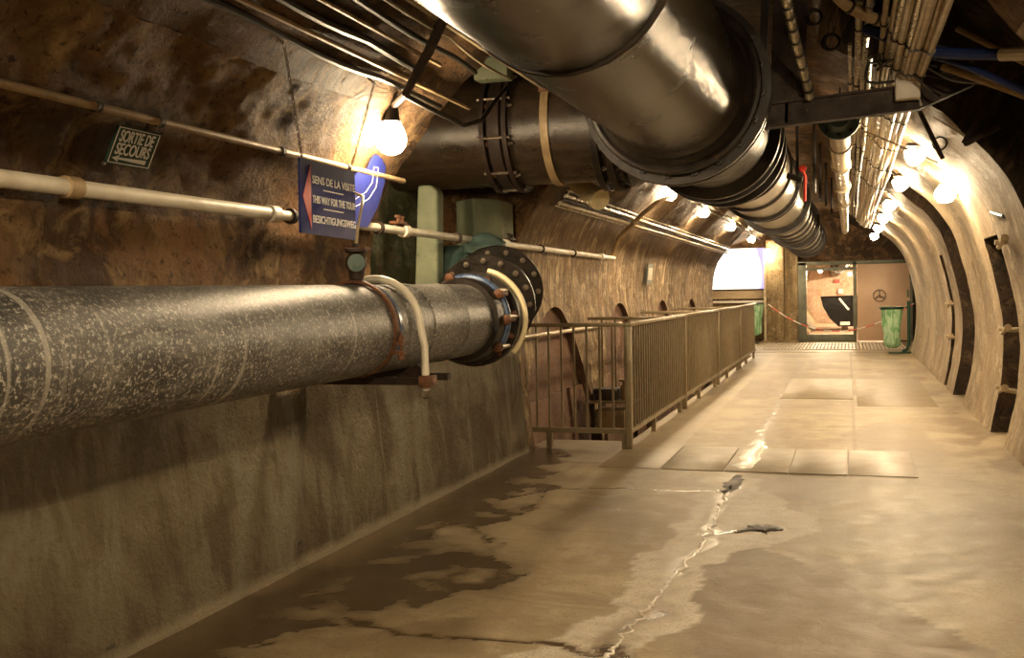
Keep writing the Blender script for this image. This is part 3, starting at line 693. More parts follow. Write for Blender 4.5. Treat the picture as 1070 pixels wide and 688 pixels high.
MB().lathe((BX, 0, BZ), (0, 1, 0), [(6.95, .45), (7.2, .5), (7.5, .47), (8.7, .47), (8.75, .55), (8.85, .55), (8.9, .47), (9.7, .46), (9.72, .54), (9.82, .54), (9.84, .46), (9.95, .44)], 72).build('tee_body', M['iron_black'], t)
flange_at((BX, 8.98, BZ), (0, 1, 0), .42, .57, .05, t, 16, 1, 'iron_black', 0., 'rust_dark', .03)
DX, DZ, DR = -1.0, 2.70, .43
x = [(11.0, .44), (13.1, .44)]
MB().lathe((DX, 0, DZ), (0, 1, 0), [(9.9, DR), (28.9, DR)], 48).build('far_section', M['pipe_silver'], t)
for y, w, r in ((10.35, .05, .03), (11.5, .06, .03), (13.0, .1, .045), (13.4, .05, .03), (15.6, .25, .08), (16.3, .1, .05), (17.6, .08, .035), (18.7, .08, .035), (19.8, .08, .035), (21.0, .3, .08), (22.6, .08, .035), (24.0, .1, .05), (25.6, .1, .05), (27.2, .25, .07), (28.5, .12, .05)):
    MB().lathe((DX, y, DZ), (0, 1, 0), [(-w/2, DR-.01), (-w/2, DR+r), (w/2, DR+r), (w/2, DR-.01)], 48).build('pipe_band', M['iron_black'], t)
# branch pipe
t = thing('branch_pipe', 'rust brown pipe crossing from the black main into left niche', 'pipe', (-2.4, 8.0, BZ))
MB().lathe((BX, 8.0, BZ), (-1, 0, 0), [(.2, .44), (2.45, .44)], 72).build('pipe_body', M['pipe_brown'], t)
def xf(x, ro, w, nb, m_='rust_dark', bt='rust'):
    return flange_at((x, 8.0, BZ), (-1, 0, 0), .43, ro, w, t, nb, -1, m_, .26, bt, .022)
xf(-2.62, .495, .035, 10); xf(-2.44, .50, .035, 10, 'rust_dark', 'bolt')
MB().lathe((-2.47, 8.0, BZ), (-1, 0, 0), [(0, .44), (.02, .47), (.11, .47), (.13, .44)], 60).build('coupling_sleeve', M['rust_dark'], t)
for k in range(10):
    an = 2*PI*k/10+.26; c0 = (-2.40, 8.0+.478*math.cos(an), BZ+.478*math.sin(an)); MB().tube([c0, (-2.66, c0[1], c0[2])], .012, 8).build('tie_rod', M['bolt'], t)
xf(-1.76, .52, .05, 16, 'iron_black', 'bolt'); xf(-1.66, .53, .05, 16, 'iron_black', 'rust_dark')
MB().lathe((-1.6, 8.0, BZ), (1, 0, 0), [(0, .44), (.05, .5), (.12, .46), (.5, .47)], 60).build('reducer', M['iron_black'], t)
t2 = thing('pipe_sling', 'worn strap sling around the rust brown branch pipe', 'strap', (-2.14, 8.0, BZ))
MB().ring((-2.14, 8.0, BZ), (1, 0, 0), .44, .458, .06, 60).build('band', M['conduit'], t2)
c0 = Vector((-2.16, 7.62, BZ+.22))
MB().box((-2.19, 7.585, BZ+.2), (-2.09, 7.67, BZ+.27), .006).build('buckle', M['rust'], t2)
MB().box((-2.17, 7.6, BZ+.25), (-2.11, 7.62, 3.0)).build('hanger', M['rust_dark'], t2)
# ------------------------------------------------------------------ niche contents
def block(poly, vec, name, mat, lab, cat):
    o = MB().prism(poly, vec).build(name, mat, smooth=False); bv = o.modifiers.new('bevel', 'BEVEL'); bv.width = .02; bv.segments = 2; tag(o, lab, cat); return o
P0 = at(430, 285, 'y', 7.4); P1 = at(456, 285, 'y', 7.4); P2 = at(457, 200, 'y', 7.4); P3 = at(436, 194, 'y', 7.4)
block([(P0.x, 7.4, 1.075), (P1.x, 7.4, 1.075), (P2.x, 7.4, P2.z), (P2.x-.05, 7.4, P3.z), (P3.x, 7.4, P3.z)], (0, .14, 0), 'concrete_block', M['green_conc'], 'tall narrow green tinged concrete block standing in the niche', 'block')
P0 = at(468, 250, 'y', 8.2); P1 = at(497, 250, 'y', 8.2); P2 = at(526, 250, 'y', 8.5); zt = at(497, 207, 'y', 8.2).z
block([(P0.x, 8.4, 1.075), (P1.x, 8.15, 1.075), (P2.x, 8.45, 1.075), (P2.x, 8.8, 1.075), (P0.x, 8.8, 1.075)], (0, 0, zt-1.075), 'concrete_block', M['green_conc'], 'wide green tinged concrete block right of the narrow one in the niche', 'block')
q = at(512, 68, 'y', 7.3)
t = thing('green_box', 'pale green box fixed high behind the big black pipe', 'box', q)
MB().box((q.x-.13, 7.3, q.z-.1), (q.x+.13, 7.45, q.z+.1), .012).build('box_body', M['green_conc'], t); MB().box((q.x-.135, 7.29, q.z+.05), (q.x+.135, 7.46, q.z+.115), .008).build('box_lid', M['teal'], t)
MB().tube([(q.x, 7.4, q.z+.1), (q.x, 7.4, 3.36)], .02, 8).build('hanger', M['rust_dark'], t)
# ------------------------------------------------------------------ signs
def text(body, size, mat, name, parent, M4, sx=1., align='LEFT', ext=.0015, shear=0):
    cu = bpy.data.curves.new(name, 'FONT'); cu.body = body; cu.size = size; cu.extrude = ext; cu.align_x = align; cu.offset = size*.016; cu.shear = shear
    tmp = bpy.data.objects.new(name, cu); COL.objects.link(tmp); dg = bpy.context.evaluated_depsgraph_get(); dg.update()
    me = bpy.data.meshes.new_from_object(tmp.evaluated_get(dg)); COL.objects.unlink(tmp); bpy.data.objects.remove(tmp)
    xsz = max(v.co.x for v in me.vertices)-min(v.co.x for v in me.vertices)
    k = sx/xsz if sx else 1
    me.transform(Matrix.Diagonal((k, 1, 1, 1))); me.transform(M4); me.materials.clear(); me.materials.append(mat)
    off = Vector((0, 0, 0)); r = parent
    while r is not None: off += r.location; r = r.parent
    me.transform(Matrix.Translation(-off))
    o = bpy.data.objects.new(name, me); COL.objects.link(o); o.parent = parent; return o
def frame(o, ex, ey):
    ex = Vector(ex).normalized(); ey = Vector(ey).normalized(); ez = ex.cross(ey).normalized(); ey = ez.cross(ex)
    return Matrix.Translation(o) @ Matrix((ex, ey, ez)).transposed().to_4x4()
def poly_part(name, pts2, F4, th, mat, parent):
    p = [F4 @ Vector((a, b, 0)) for a, b in pts2]; n = (F4.to_3x3() @ Vector((0, 0, 1)))*th
    return MB().prism(p, n).build(name, mat, parent, smooth=False)
# direction sign: hangs on two chains, parallel to the wall
t = thing('direction_sign', 'navy blue sign with white lettering and red triangle hung on chains', 'sign', (-2.4, 4.62, 1.7))
F4 = frame((-2.395, 4.335, 1.705), (0, 1, -.012), (0, 0, 1))
poly_part('sign_board', [(0, 0), (.565, -.005), (.565, .345), (0, .345)], F4, -.012, M['sign_blue'], t)
poly_part('red_triangle', [(.02, .17), (.098, .325), (.098, .02)], F4, .002, M['sign_red'], t)
text('SENS DE LA VISITE', .052, M['sign_white'], 'lettering', t, F4 @ Matrix.Translation((.112, .24, .0005)), .448)
text('THIS WAY FOR THE TOUR', .050, M['sign_white'], 'lettering', t, F4 @ Matrix.Translation((.112, .148, .0005)), .448)
text('BESICHTIGUNGSWEG', .050, M['sign_white'], 'lettering', t, F4 @ Matrix.Translation((.112, .055, .0005)), .448)
for z in (.212, .122): poly_part('white_rule', [(.22, z), (.43, z), (.43, z+.005), (.22, z+.005)], F4, .002, M['sign_white'], t)
def chain(name, p, q, parent):
    mb = MB(); p = Vector(p); q = Vector(q); n = int((q-p).length/.018); d = (q-p).normalized()
    for k in range(n):
        c0 = p.lerp(q, (k+.5)/n); a = Vector((1, 0, 0)) if k % 2 else Vector((0, 1, 0)); a = (a-d*a.dot(d)).normalized()
        mb.tube([c0+d*(.012*math.cos(w))+a*(.006*math.sin(w)) for w in [2*PI*i/8 for i in range(9)]], .0022, 5, cap=False)
    return mb.build(name, M['bolt'], parent)
pA = at(322, 88, 'x', -2.2); pB = at(357, 84, 'x', -2.2)
chain('chain', (-2.4, 4.37, 2.045), (-2.31, pA.y-.0, 2.5), t); chain('chain', (-2.4, 4.86, 2.04), (-2.31, 4.98, 2.5), t)
for yy, y2 in ((pA.y, 0), (4.98, 0)): MB().tube([(-2.31, yy, 2.5), (-2.36, yy, 2.54)], .006, 6).build('hook', M['bolt'], t)
# second sign, arrow
t = thing('arrow_sign', 'small navy sign with outlined white arrow leaning behind the white pipe', 'sign', (-2.6, 5.5, 1.8))
F4 = frame((-2.66, 5.22, 1.80), (.0, .9, .02), (.16, 0, 1))
poly_part('sign_board', [(.0, .03), (.02, 0), (.36, 0), (.47, .13), (.52, .27), (.51, .37), (.44, .42), (.34, .42), (.28, .33), (.16, .32), (.06, .2)], F4, .01, M['sign_blue'], t)
def outline(pts, w, F4, parent, close=True):
    for i in range(len(pts)-(0 if close else 1)):
        a = F4 @ Vector((*pts[i], .012)); b = F4 @ Vector((*pts[(i+1) % len(pts)], .012)); MBx.bar(a, b, w*.25, .002)
MBx = MB(); outline([(.10, .13), (.11, .09), (.33, .165), (.41, .24), (.41, .35), (.35, .35), (.35, .26), (.28, .20)], .006, F4, t); MBx.build('arrow_outline', M['sign_white'], t)
# exit sign fixed to the curved wall
sB = s_of_z(1.925, 'L'); sT = s_of_z(2.085, 'L'); pb, _ = pos(sB); pt, _ = pos(sT)
ey = Vector((pt.x-pb.x, 0, pt.y-pb.y)).normalized()
q = at(110, 165, 'x', pb.x+.04); 
F4 = frame((pb.x+.04, q.y, 1.935), (0, 1, 0), ey)
t = thing('exit_sign', 'dark green SORTIE DE SECOURS sign with white arrow on left wall', 'sign', (pb.x+.03, q.y+.13, 1.94))
W_, H_ = .262, .158
poly_part('sign_board', [(0, 0), (W_, 0), (W_, H_), (0, H_)], F4, -.008, M['sign_green'], t)
b_ = .0045; i_ = .006
for r_ in ([(i_, i_), (W_-i_, i_), (W_-i_, i_+b_*.7), (i_, i_+b_*.7)], [(i_, H_-i_-b_*.7), (W_-i_, H_-i_-b_*.7), (W_-i_, H_-i_), (i_, H_-i_)], [(i_, i_), (i_+b_, i_), (i_+b_, H_-i_), (i_, H_-i_)], [(W_-i_-b_, i_), (W_-i_, i_), (W_-i_, H_-i_), (W_-i_-b_, H_-i_)]):
    poly_part('white_border', r_, F4, .0015, M['sign_white'], t)
text('SORTIE DE', .066, M['sign_white'], 'lettering', t, F4 @ Matrix.Translation((.026, .096, .0005)) , .205)
text('SECOURS', .066, M['sign_white'], 'lettering', t, F4 @ Matrix.Translation((.026, .044, .0005)), .205)
poly_part('white_arrow', [(.022, .027), (.062, .04), (.058, .031), (.225, .036), (.225, .018), (.058, .023), (.062, .012)], F4, .0015, M['sign_white'], t)
for a, b in ((-.008, -.004), (W_-.01, -.008), (W_+.004, H_+.004), (.0, H_+.004)):
    MB().lathe(F4 @ Vector((a, b, -.006)), F4.to_3x3() @ Vector((0, 0, 1)), [(0, .007), (.01, .007), (.013, .003)], 8).build('screw', M['bolt'], t)
MB().tube([F4 @ Vector((W_*.58, H_, .0)), F4 @ Vector((W_*.58, H_+.08, .01))], .005, 6).build('hook', M['rust_dark'], t)
# small grey plate on the mid wall
p, n = pos(s_of_z(1.66, 'L')); F4 = frame((p.x+.03, 15.1, 1.52), (0, 1, 0), (.1, 0, 1))
o = poly_part('wall_plaque', [(0, 0), (.42, 0), (.42, .3), (0, .3)], F4, .015, M['door_grey'], None); tag(o, 'small grey plaque on the streaked wall above the railings', 'plaque')
poly_part('pale_panel', [(.05, .06), (.37, .06), (.37, .24), (.05, .24)], frame((p.x+.046, 15.1, 1.52), (0, 1, 0), (.1, 0, 1)), .003, M['conduit_light'], o)
# ------------------------------------------------------------------ railings
def side_panel(y0, first=True):
    L_ = 3.35; X = -1.87
    t = thing('guard_railing', 'x', 'railing', (X, y0, 0), 'railings along the pit')
    MB().box((X-.03, y0-.03, 0), (X+.03, y0+.03, 1.1), .004).build('post', M['rail'], t)
    MB().box((X-.03, y0-.035, 1.1), (X+.03, y0+L_-.035, 1.135), .006).build('top_rail', M['rail'], t)
    MB().box((X-.02, y0+.03, .14), (X+.02, y0+L_-.03, .18)).build('bottom_rail', M['rail'], t)
    n = 26
    for k in range(1, n+1):
        y = y0+.03+(L_-.06)*k/(n+1)
        MB().box((X-.009, y-.009, .18), (X+.009, y+.009, 1.1)).build('baluster', M['rail'], t)
    for k in (1.25, 2.95): MB().box((X-.022, y0+k-.022, 0), (X+.022, y0+k+.022, .14)).build('foot', M['rail'], t)
    return t
p0 = side_panel(9.23)
p0['label'] = 'nearest grey bar railing panel along the walkway side of the pit'
for k, l_ in ((1, 'second railing panel along the walkway, counted from the near corner'), (2, 'third railing panel along the walkway, counted from the near corner'), (3, 'farthest railing panel along the walkway, by the floor grating')):
    c = copy_tree(p0); c.location.y = 9.23+3.35*k; c['label'] = l_
t = thing('end_railing', 'short bar railing across the near end of the pit', 'railing', (-2.3, 9.23, 0), 'railings along the pit')
MB().box((-2.83, 9.20, 1.1), (-1.90, 9.26, 1.135), .006).build('top_rail', M['rail'], t)
MB().box((-2.76, 9.21, .14), (-1.90, 9.25, .185)).build('bottom_rail', M['rail'], t)
for k in range(7): MB().box((-2.72+k*.118-.009, 9.222, .185), (-2.72+k*.118+.009, 9.240, 1.1)).build('baluster', M['rail'], t)
MB().box((-2.63, 9.205, 0), (-2.58, 9.255, .14)).build('foot', M['rail'], t)
MB().box((-1.93, 9.195, 0), (-1.905, 9.265, .14)).build('foot', M['rail'], t)
for k, (yy, l_) in enumerate(((11.5, 'cross railing over the pit nearest the near corner'), (14.7, 'middle cross railing over the pit'), (18.0, 'farthest cross railing over the pit'))):
    t = thing('cross_railing', l_, 'railing', (-2.35, yy, 0), 'cross railings over the pit')
    MB().box((-2.78, yy-.03, 1.1), (-1.92, yy+.03, 1.135), .005).build('top_rail', M['rail'], t)
    MB().box((-2.72, yy-.02, -.06), (-1.96, yy+.02, -.02)).build('bottom_rail', M['rail'], t)
    for j in range(5): MB().box((-2.62+j*.15-.01, yy-.01, -.02), (-2.62+j*.15+.01, yy+.01, 1.1)).build('baluster', M['rail'], t)
t = thing('wall_handrail', 'pale round handrail fixed to left wall behind the end railing', 'handrail', (-2.72, 9.5, 1.02))
MB().tube([(-2.72, 8.8, 1.025), (-2.72, 13.0, 1.02)], .02, 12).build('rail_tube', M['conduit_light'], t)
for yy in (8.85, 11.6): MB().tube([(-2.72, yy, 1.02), (-2.82, yy, 1.0)], .012, 8).build('rail_bracket', M['rail'], t)
# iron stand in the pit
t = thing('iron_stand', 'rusty iron rack standing in the pit behind the end railing', 'rack', (-2.45, 11.2, -1.35))
for x in (-2.62, -2.22):
    for y in (11.0, 11.35): MB().box((x-.018, y-.018, -1.35), (x+.018, y+.018, .32)).build('leg', M['rust_dark'], t)
for z in (-.85, -.45, -.08, .22): MB().box((-2.66, 10.96, z), (-2.18, 11.39, z+.03)).build('shelf', M['rail'], t)
tag(MB().box((-2.62, 11.02, .25), (-2.36, 11.28, .37), .01).build('tool_box', M['rust_dark']), 'dark box lying on top of the iron rack', 'box')
tag(MB().lathe((-2.27, 11.12, .25), (0, 0, 1), [(0, .07), (.15, .07), (.16, .05), (.2, .05), (.2, .08), (.22, .08)], 16).build('iron_valve', M['conduit']), 'round iron fitting on top of the rack beside the dark box', 'fitting')
tag(MB().box((-2.60, 11.02, -.05), (-2.28, 11.3, .15), .01).build('storage_box', M['conduit']), 'tan box on the upper shelf of the iron rack', 'box')
tag(MB().tube([(-2.22, 10.96, .2), (-1.98, 10.85, .34)], .012, 6).build('iron_rod', M['conduit_light']), 'pale rod leaning from the rack to the railing', 'rod')
# ------------------------------------------------------------------ tray, cables on mid wall
def wp(z, y, off=.04):
    p, n = pos(s_of_z(z, 'L')); return Vector((p.x-n.x*off, y, p.y-n.y*off))
t = thing('cable_tray', 'metal cable tray with pale conduits along left vault below the lamps', 'tray', wp(2.3, 12))
for z, r, m_, nm in ((2.27, .02, 'conduit_light', 'conduit'), (2.34, .016, 'foil', 'conduit'), (2.305, .012, 'cable', 'cable')):
    MB().tube([wp(z, y, .07) for y in (9.3, 12, 16, 20, 23.3)], r, 10).build(nm, M[m_], t)
tr = MB(); 
for y in [9.4+.45*i for i in range(31)]: tr.bar(wp(2.24, y, .05), wp(2.37, y, .05), .02, .01)
tr.build('tray_rungs', M['foil'], t)
for z in (2.235, 2.375): MB().tube([wp(z, 9.3, .05), wp(z, 23.3, .05)], .008, 6).build('tray_side', M['foil'], t)
t = thing('lamp_cable', 'pale cable linking the lamps of the left vault', 'cable', wp(2.7, 12))
pts = []
for k in range(60):
    y = 10.2+k*.27; q = wp(2.72, y, .09+.03*math.sin(k*1.3)); pts.append(q)
MB().tube(pts, .014, 6).build('cable_run', M['foil'], t)
MB().tube([p_+Vector((.05, 0, .05+.02*math.sin(i))) for i, p_ in enumerate(pts)], .009, 6).build('cable_run', M['conduit_light'], t)
pts = [wp(1.84, 12.62, .05), wp(1.95, 12.6, .05), wp(2.08, 12.55, .05), wp(2.2, 12.5, .08), wp(2.3, 12.45, .12), wp(2.42, 12.55, .11), wp(2.55, 12.8, .09), wp(2.66, 13.2, .08)]
tag(MB().tube(pts, .028, 10).build('curved_conduit', M['conduit']), 'grey brown conduit curving up left vault from end of white pipe to a lamp', 'conduit')
q0 = at(604, 192, 'y', 9.5); q1 = at(627, 209, 'y', 9.1); d = (q1-q0)
t = thing('pipe_end', 'cream plastic pipe stub pointing down below the branch pipe', 'pipe', q1)
dn = Vector((.64, -.64, -.43)).normalized(); c0 = q1-dn*.3
MB().lathe(q1, -dn, [(0, .0001), (.0, .07), (-.004, .094), (.02, .1), (.06, .1), (.065, .088), (.42, .085), (.44, .07)], 28).build('pipe_body', M['cream_plastic'], t)
MB().tube([q1-dn*.42, q1-dn*.5+Vector((-.12, .05, 0)), q1-dn*.52+Vector((-.3, .08, .02))], .03, 8).build('pipe_arm', M['conduit_light'], t)
for k in range(5):
    o_ = Vector((-.1-.03*k, .2+.05*k, .02*k-.05)); tag(MB().tube([q0+o_, q0+o_+Vector((-.1, -.1, -.06-.02*k)), q0+o_+Vector((-.12, .25, -.1+.03*k)), q0+o_+Vector((-.05, .6, -.06))], .008, 6).build('loose_wire', M['conduit_light' if k % 2 else 'conduit']), 'thin loose wires tangled behind the cream pipe stub', 'wire', 'loose wires behind the cream stub')
# ------------------------------------------------------------------ beam
t = thing('steel_support_beam', 'dark rusty steel beam crossing under the ceiling beside the big pipe', 'beam', (0, 7.2, 2.5))
def ibeam(mb, a, b, h=.15, w=.09, up=(0, 0, 1)):
    a = Vector(a); b = Vector(b); u = Vector(up)
    for o_ in (h/2, -h/2): mb.bar(a+u*o_, b+u*o_, w, .014, up)
    mb.bar(a, b, .012, h, up)
mb = MB(); ibeam(mb, (-.52, 7.2, 2.55), (.44, 7.2, 2.61)); mb.build('crossbeam', M['rust_dark'], t)
mb = MB(); ibeam(mb, (.44, 7.2, 2.61), (.76, 7.2, 2.74)); mb.build('crossbeam_end', M['rust_dark'], t)
mb = MB()
for o_ in (-.06, .06): mb.bar((-.38+o_, 7.2, 2.5), (-.34+o_, 7.2, 3.42), .014, .1, (1, 0, 0))
mb.bar((-.38, 7.2, 2.5), (-.34, 7.2, 3.42), .12, .012); mb.build('upright', M['rust_dark'], t)
MB().bar((-.55, 7.2, 2.45), (-.5, 7.2, 3.4), .05, .05).build('upright', M['iron_black'], t)
MB().torus((BX, 7.12, BZ), (0, 1, 0), .56, .03, 60).build('hoop', M['iron_black'], t)
# hanging rods beside main
for k, (px, py) in enumerate(((851, 178), (857, 188), (863, 198), (869, 208))):
    q = at(px, py, 'y', 12+2.2*k); tag(MB().tube([(q.x, q.y, q.z-.25), (q.x, q.y, 3.28)], .018, 6).build('hanger_rod', M['iron_black']), 'black hanger rod dropping from ceiling beside the far pipe', 'rod', 'hanger rods beside the far pipe')
q = at(838, 188, 'y', 10.5)
t = thing('red_lever', 'red valve handle beside the far end of the black pipe', 'handle', q)
MB().tube([q+Vector((.0, 0, .12)), q+Vector((.03, 0, .02)), q+Vector((.02, .05, -.2))], .016, 8).build('handle_lever', M['sign_red'], t)
MB().lathe(q+Vector((0, 0, .1)), (.3, -1, .2), [(0, .035), (.04, .035)], 12).build('handle_hub', M['sign_red'], t)
MB().tube([q+Vector((0, 0, 0)), q+Vector((-.14, .0, 0.05))], .03, 8).build('valve_stem', M['iron_black'], t)
MB().bar(q+Vector((-.04, 0, -.05)), q+Vector((-.04, 0, .6)), .03, .03).build('valve_bracket', M['iron_black'], t)
# ------------------------------------------------------------------ right hand ceiling services
t = thing('drop_pipe', 'pale wrapped pipe hanging along the middle of the ceiling', 'pipe', (-.05, 12, 2.66))
MB().tube([(-.055, 8.3, 2.66), (-.055, 11.3, 2.66)], .085, 24).build('pipe_body', M['conduit_light'], t)
MB().tube([(-.055, 11.3, 2.66), (-.05, 24, 2.66)], .072, 24).build('pipe_body', M['foil'], t)
flange_at((-.055, 8.25, 2.66), (0, 1, 0), .02, .15, .04, t, 8, -1, 'teal', 0, 'iron_black', .016)
MB().lathe((-.055, 8.1, 2.66), (0, 1, 0), [(0, .08), (.13, .11)], 24).build('end_cap', M['teal'], t)
for y in (9.6, 11.2, 13.5, 16): MB().lathe((-.055, y, 2.66), (0, 1, 0), [(-.04, .08), (-.03, .1), (.03, .1), (.04, .08)], 24).build('joint_band', M['foil'], t)
for y in (10, 14, 18, 22): MB().tube([(-.055, y, 2.73), (-.055, y, 3.25)], .012, 6).build('hanger', M['rust_dark'], t)
cd = [(6, .014, 'foil', 3., 3.04), (14, .024, 'foil', 3., 3.02), (24, .019, 'foil', 2.95, 2.98), (34, .015, 'foil', 2.92, 2.94), (44, .017, 'conduit_light', 2.9, 2.86), (52, .02, 'conduit_light', 2.86, 2.83), (60, .018, 'foil', 2.8, 2.78), (69, .024, 'conduit_light', 2.77, 2.76), (77, .021, 'foil', 2.74, 2.74),
      (84, .018, 'conduit_light', 2.73, 2.72), (92, .024, 'conduit_light', 2.73, 2.72), (99, .017, 'conduit', 2.73, 2.71), (107, .021, 'conduit_light', 2.73, 2.70)]
for k, (dpx, r, m_, z0, z1) in enumerate(cd):
    X = (z1-HC)*.952*dpx/302.; Y0, Y1 = (1., 24.) if dpx > 40 else (7.45 if dpx not in (14, 24) else 5.4, 24.)
    pts = []; y = Y0
    while y <= Y1:
        pts.append(Vector((X+.008*math.sin(y*.7+k*2), y, z1-.012*abs(math.sin(y*.9+k))))); y += .35
    t = thing('ceiling_conduit', 'pale conduit in the bundle along the right ceiling', 'conduit', (X, Y0, z1), 'conduits along the right ceiling')
    MB().tube(pts, r, 8).build('conduit_tube', M[m_], t)
    for y in (6.2, 6.9, 8.8, 10.5, 12.3, 14.5):
        if y > Y0: MB().ring(Vector((X+.008*math.sin(y*.7+k*2), y, z1-.012*abs(math.sin(y*.9+k)))), (0, 1, 0), r*.9, r+.007, .02, 10).build('conduit_clip', M['cable'], t)
for y in (8.6, 10.9, 13.2, 15.5, 17.8, 20.1):
    tag(MB().bar((.02, y, 2.80+.24), (.55, y, 2.72), .04, .012).build('support_strap', M['rust_dark']), 'thin cross strap carrying the right ceiling conduits', 'bracket', 'cross straps on the right ceiling')
# wrapped, ribbed hoses on ceiling
def hose(name, px, Y, r, m_, lab, rib=.0, zmax=None):
    pts = [at(a, b, 'y', y) for (a, b), y in zip(px, Y)]
    P_ = spline3(pts); o = MB()
    o.tube(P_, r, 10)
    if rib:
        t = thing(name, lab, 'hose', P_[len(P_)//2]); o.build('hose_body', M[m_], t)
        acc = 0; last = P_[0]
        for i in range(1, len(P_)-1):
            acc += (P_[i]-last).length; last = P_[i]
            if acc > rib:
                acc = 0; MB().ring(P_[i], (P_[i+1]-P_[i-1]), r*.9, r+.006, .018, 12).build('tie_band', M['cable'], t)
        return t
    return tag(o.build(name, M[m_]), lab, 'hose' if 'hose' in name else 'cable')
def spline3(P, n=8):
    out = []
    for i in range(len(P)-1):
        p0 = P[max(i-1, 0)]; p1 = P[i]; p2 = P[i+1]; p3 = P[min(i+2, len(P)-1)]
        for k in range(n):
            t = k/n; out.append(.5*((2*p1)+(p2-p0)*t+(2*p0-5*p1+4*p2-p3)*t*t+(3*p1-p0-3*p2+p3)*t**3))
    out.append(P[-1]); return out
hose('wrapped_hose', [(820, -6), (826, 20), (834, 55), (843, 88), (846, 102)], [5.9, 6.2, 6.6, 7.0, 7.1], .03, 'foil', 'shiny banded hose dropping beside the upright of the beam', .12)
hose('wrapped_hose', [(868, -10), (888, 8), (915, 20), (945, 28)], [6.2, 6.3, 6.4, 6.5], .032, 'conduit', 'tan banded hose crossing the ceiling above the blue hose', .16)
hose('blue_hose', [(905, 30), (930, 40), (960, 52), (1000, 56), (1048, 57)], [6.6, 6.5, 6.4, 6.3, 6.2], .032, 'blue_hose', 'thick dark blue hose ending in a pale sleeve at the right')
hose('pale_sleeve_hose', [(1046, 57), (1075, 56), (1110, 54)], [6.2, 6.1, 6.0], .036, 'white_pipe', 'pale sleeve pipe on the end of the thick blue hose')
hose('blue_hose', [(925, 38), (960, 54), (1000, 66), (1040, 82), (1090, 105)], [6.7, 6.6, 6.5, 6.4, 6.3], .02, 'blue_hose', 'thin dark blue hose sloping down to the right edge')
hose('blue_hose', [(958, 46), (962, 30), (964, 18)], [6.5, 6.4, 6.3], .018, 'blue_hose', 'short dark blue hose rising into the pale conduits')
hose('sloping_conduit_cable', [(985, 70), (1020, 82), (1060, 96), (1095, 110)], [6.8, 6.7, 6.6, 6.5], .022, 'conduit', 'tan cable under the thin blue hose')
hose('ceiling_cable', [(1000, 30), (1040, 50), (1090, 75)], [7.3, 7.2, 7.1], .02, 'conduit', 'brown cable sloping above the thick blue hose')
rnd = random.Random(3)
for k in range(14):
    a = (rnd.uniform(905, 965), rnd.uniform(38, 75)); b = (a[0]+rnd.uniform(-20, 40), a[1]+rnd.uniform(-14, 26)); c_ = (b[0]+rnd.uniform(-10, 45), b[1]+rnd.uniform(-20, 14))
    Y = 6.9+rnd.uniform(-.25, .2); P_ = spline3([at(*a, 'y', Y), at(*b, 'y', Y+.05), at(*c_, 'y', Y+.02)])
    tag(MB().tube(P_, .009, 6).build('tangled_cable', M['cable']), 'thin black cable in the tangle behind the white junction box', 'cable', 'tangled cables behind the junction box')
for cx, cy, Y, R_, l_ in ((868, 44, 7.0, .055, 'small black cable coil hooked on the ceiling stone'), (850, 18, 6.6, .05, 'black cable coil near the banded hose')):
    mb = MB()
    for j in range(3): mb.torus(at(cx, cy, 'y', Y)+Vector((.004*j, .015*j, .003*j)), (.1, 1, .2*(j-1)), R_-.006*j, .007, 24)
    tag(mb.build('cable_coil', M['cable']), l_, 'cable')
q0 = at(935, 79, 'y', 7.08); q1 = at(962, 103, 'y', 7.08)
t = thing('junction_box', 'white square junction box on the dark steel beam', 'box', ((q0.x+q1.x)/2, 7.08, q1.z))
MB().box((q0.x, 7.06, q1.z), (q1.x, 7.14, q0.z), .01).build('box_body', M['white_pipe'], t)
MB().box((q0.x+.004, 7.05, q1.z+.004), (q1.x-.004, 7.062, q0.z-.004), .004).build('box_cover', M['white'], t)
# struts
for a, b, Y, l_ in (((1030, 112), (1008, 150), 8.1, 'dark iron strut standing up against the right arch'), ((1045, 132), (1008, 151), 8.1, 'dark iron strut leaning along the right arch'), ((955, 104), (985, 166), 8.6, 'dark thin strut above the right lamp')):
    tag(MB().bar(at(*a, 'y', Y), at(*b, 'y', Y+.1), .045 if Y < 8.5 else .02, .03).build('iron_strut', M['rust_dark']), l_, 'strut')
tag(MB().tube([at(880, 128, 'y', 9.), at(930, 148, 'y', 9.4), at(980, 170, 'y', 9.8)], .007, 6).build('stay_wire', M['conduit_light']), 'pale stay wire sloping below the beam to the right lamp', 'wire')
tag(MB().tube([at(975, 122, 'y', 8.4), at(1008, 142, 'y', 8.3)], .006, 6).build('stay_wire', M['conduit_light']), 'short pale wire from beam end to the right struts', 'wire')
tag(MB().torus(at(982, 150, 'y', 8.9), (.2, 1, 0), .05, .008, 20).build('cable_coil', M['cable']), 'black cable loop hanging beside the right lamps', 'cable')
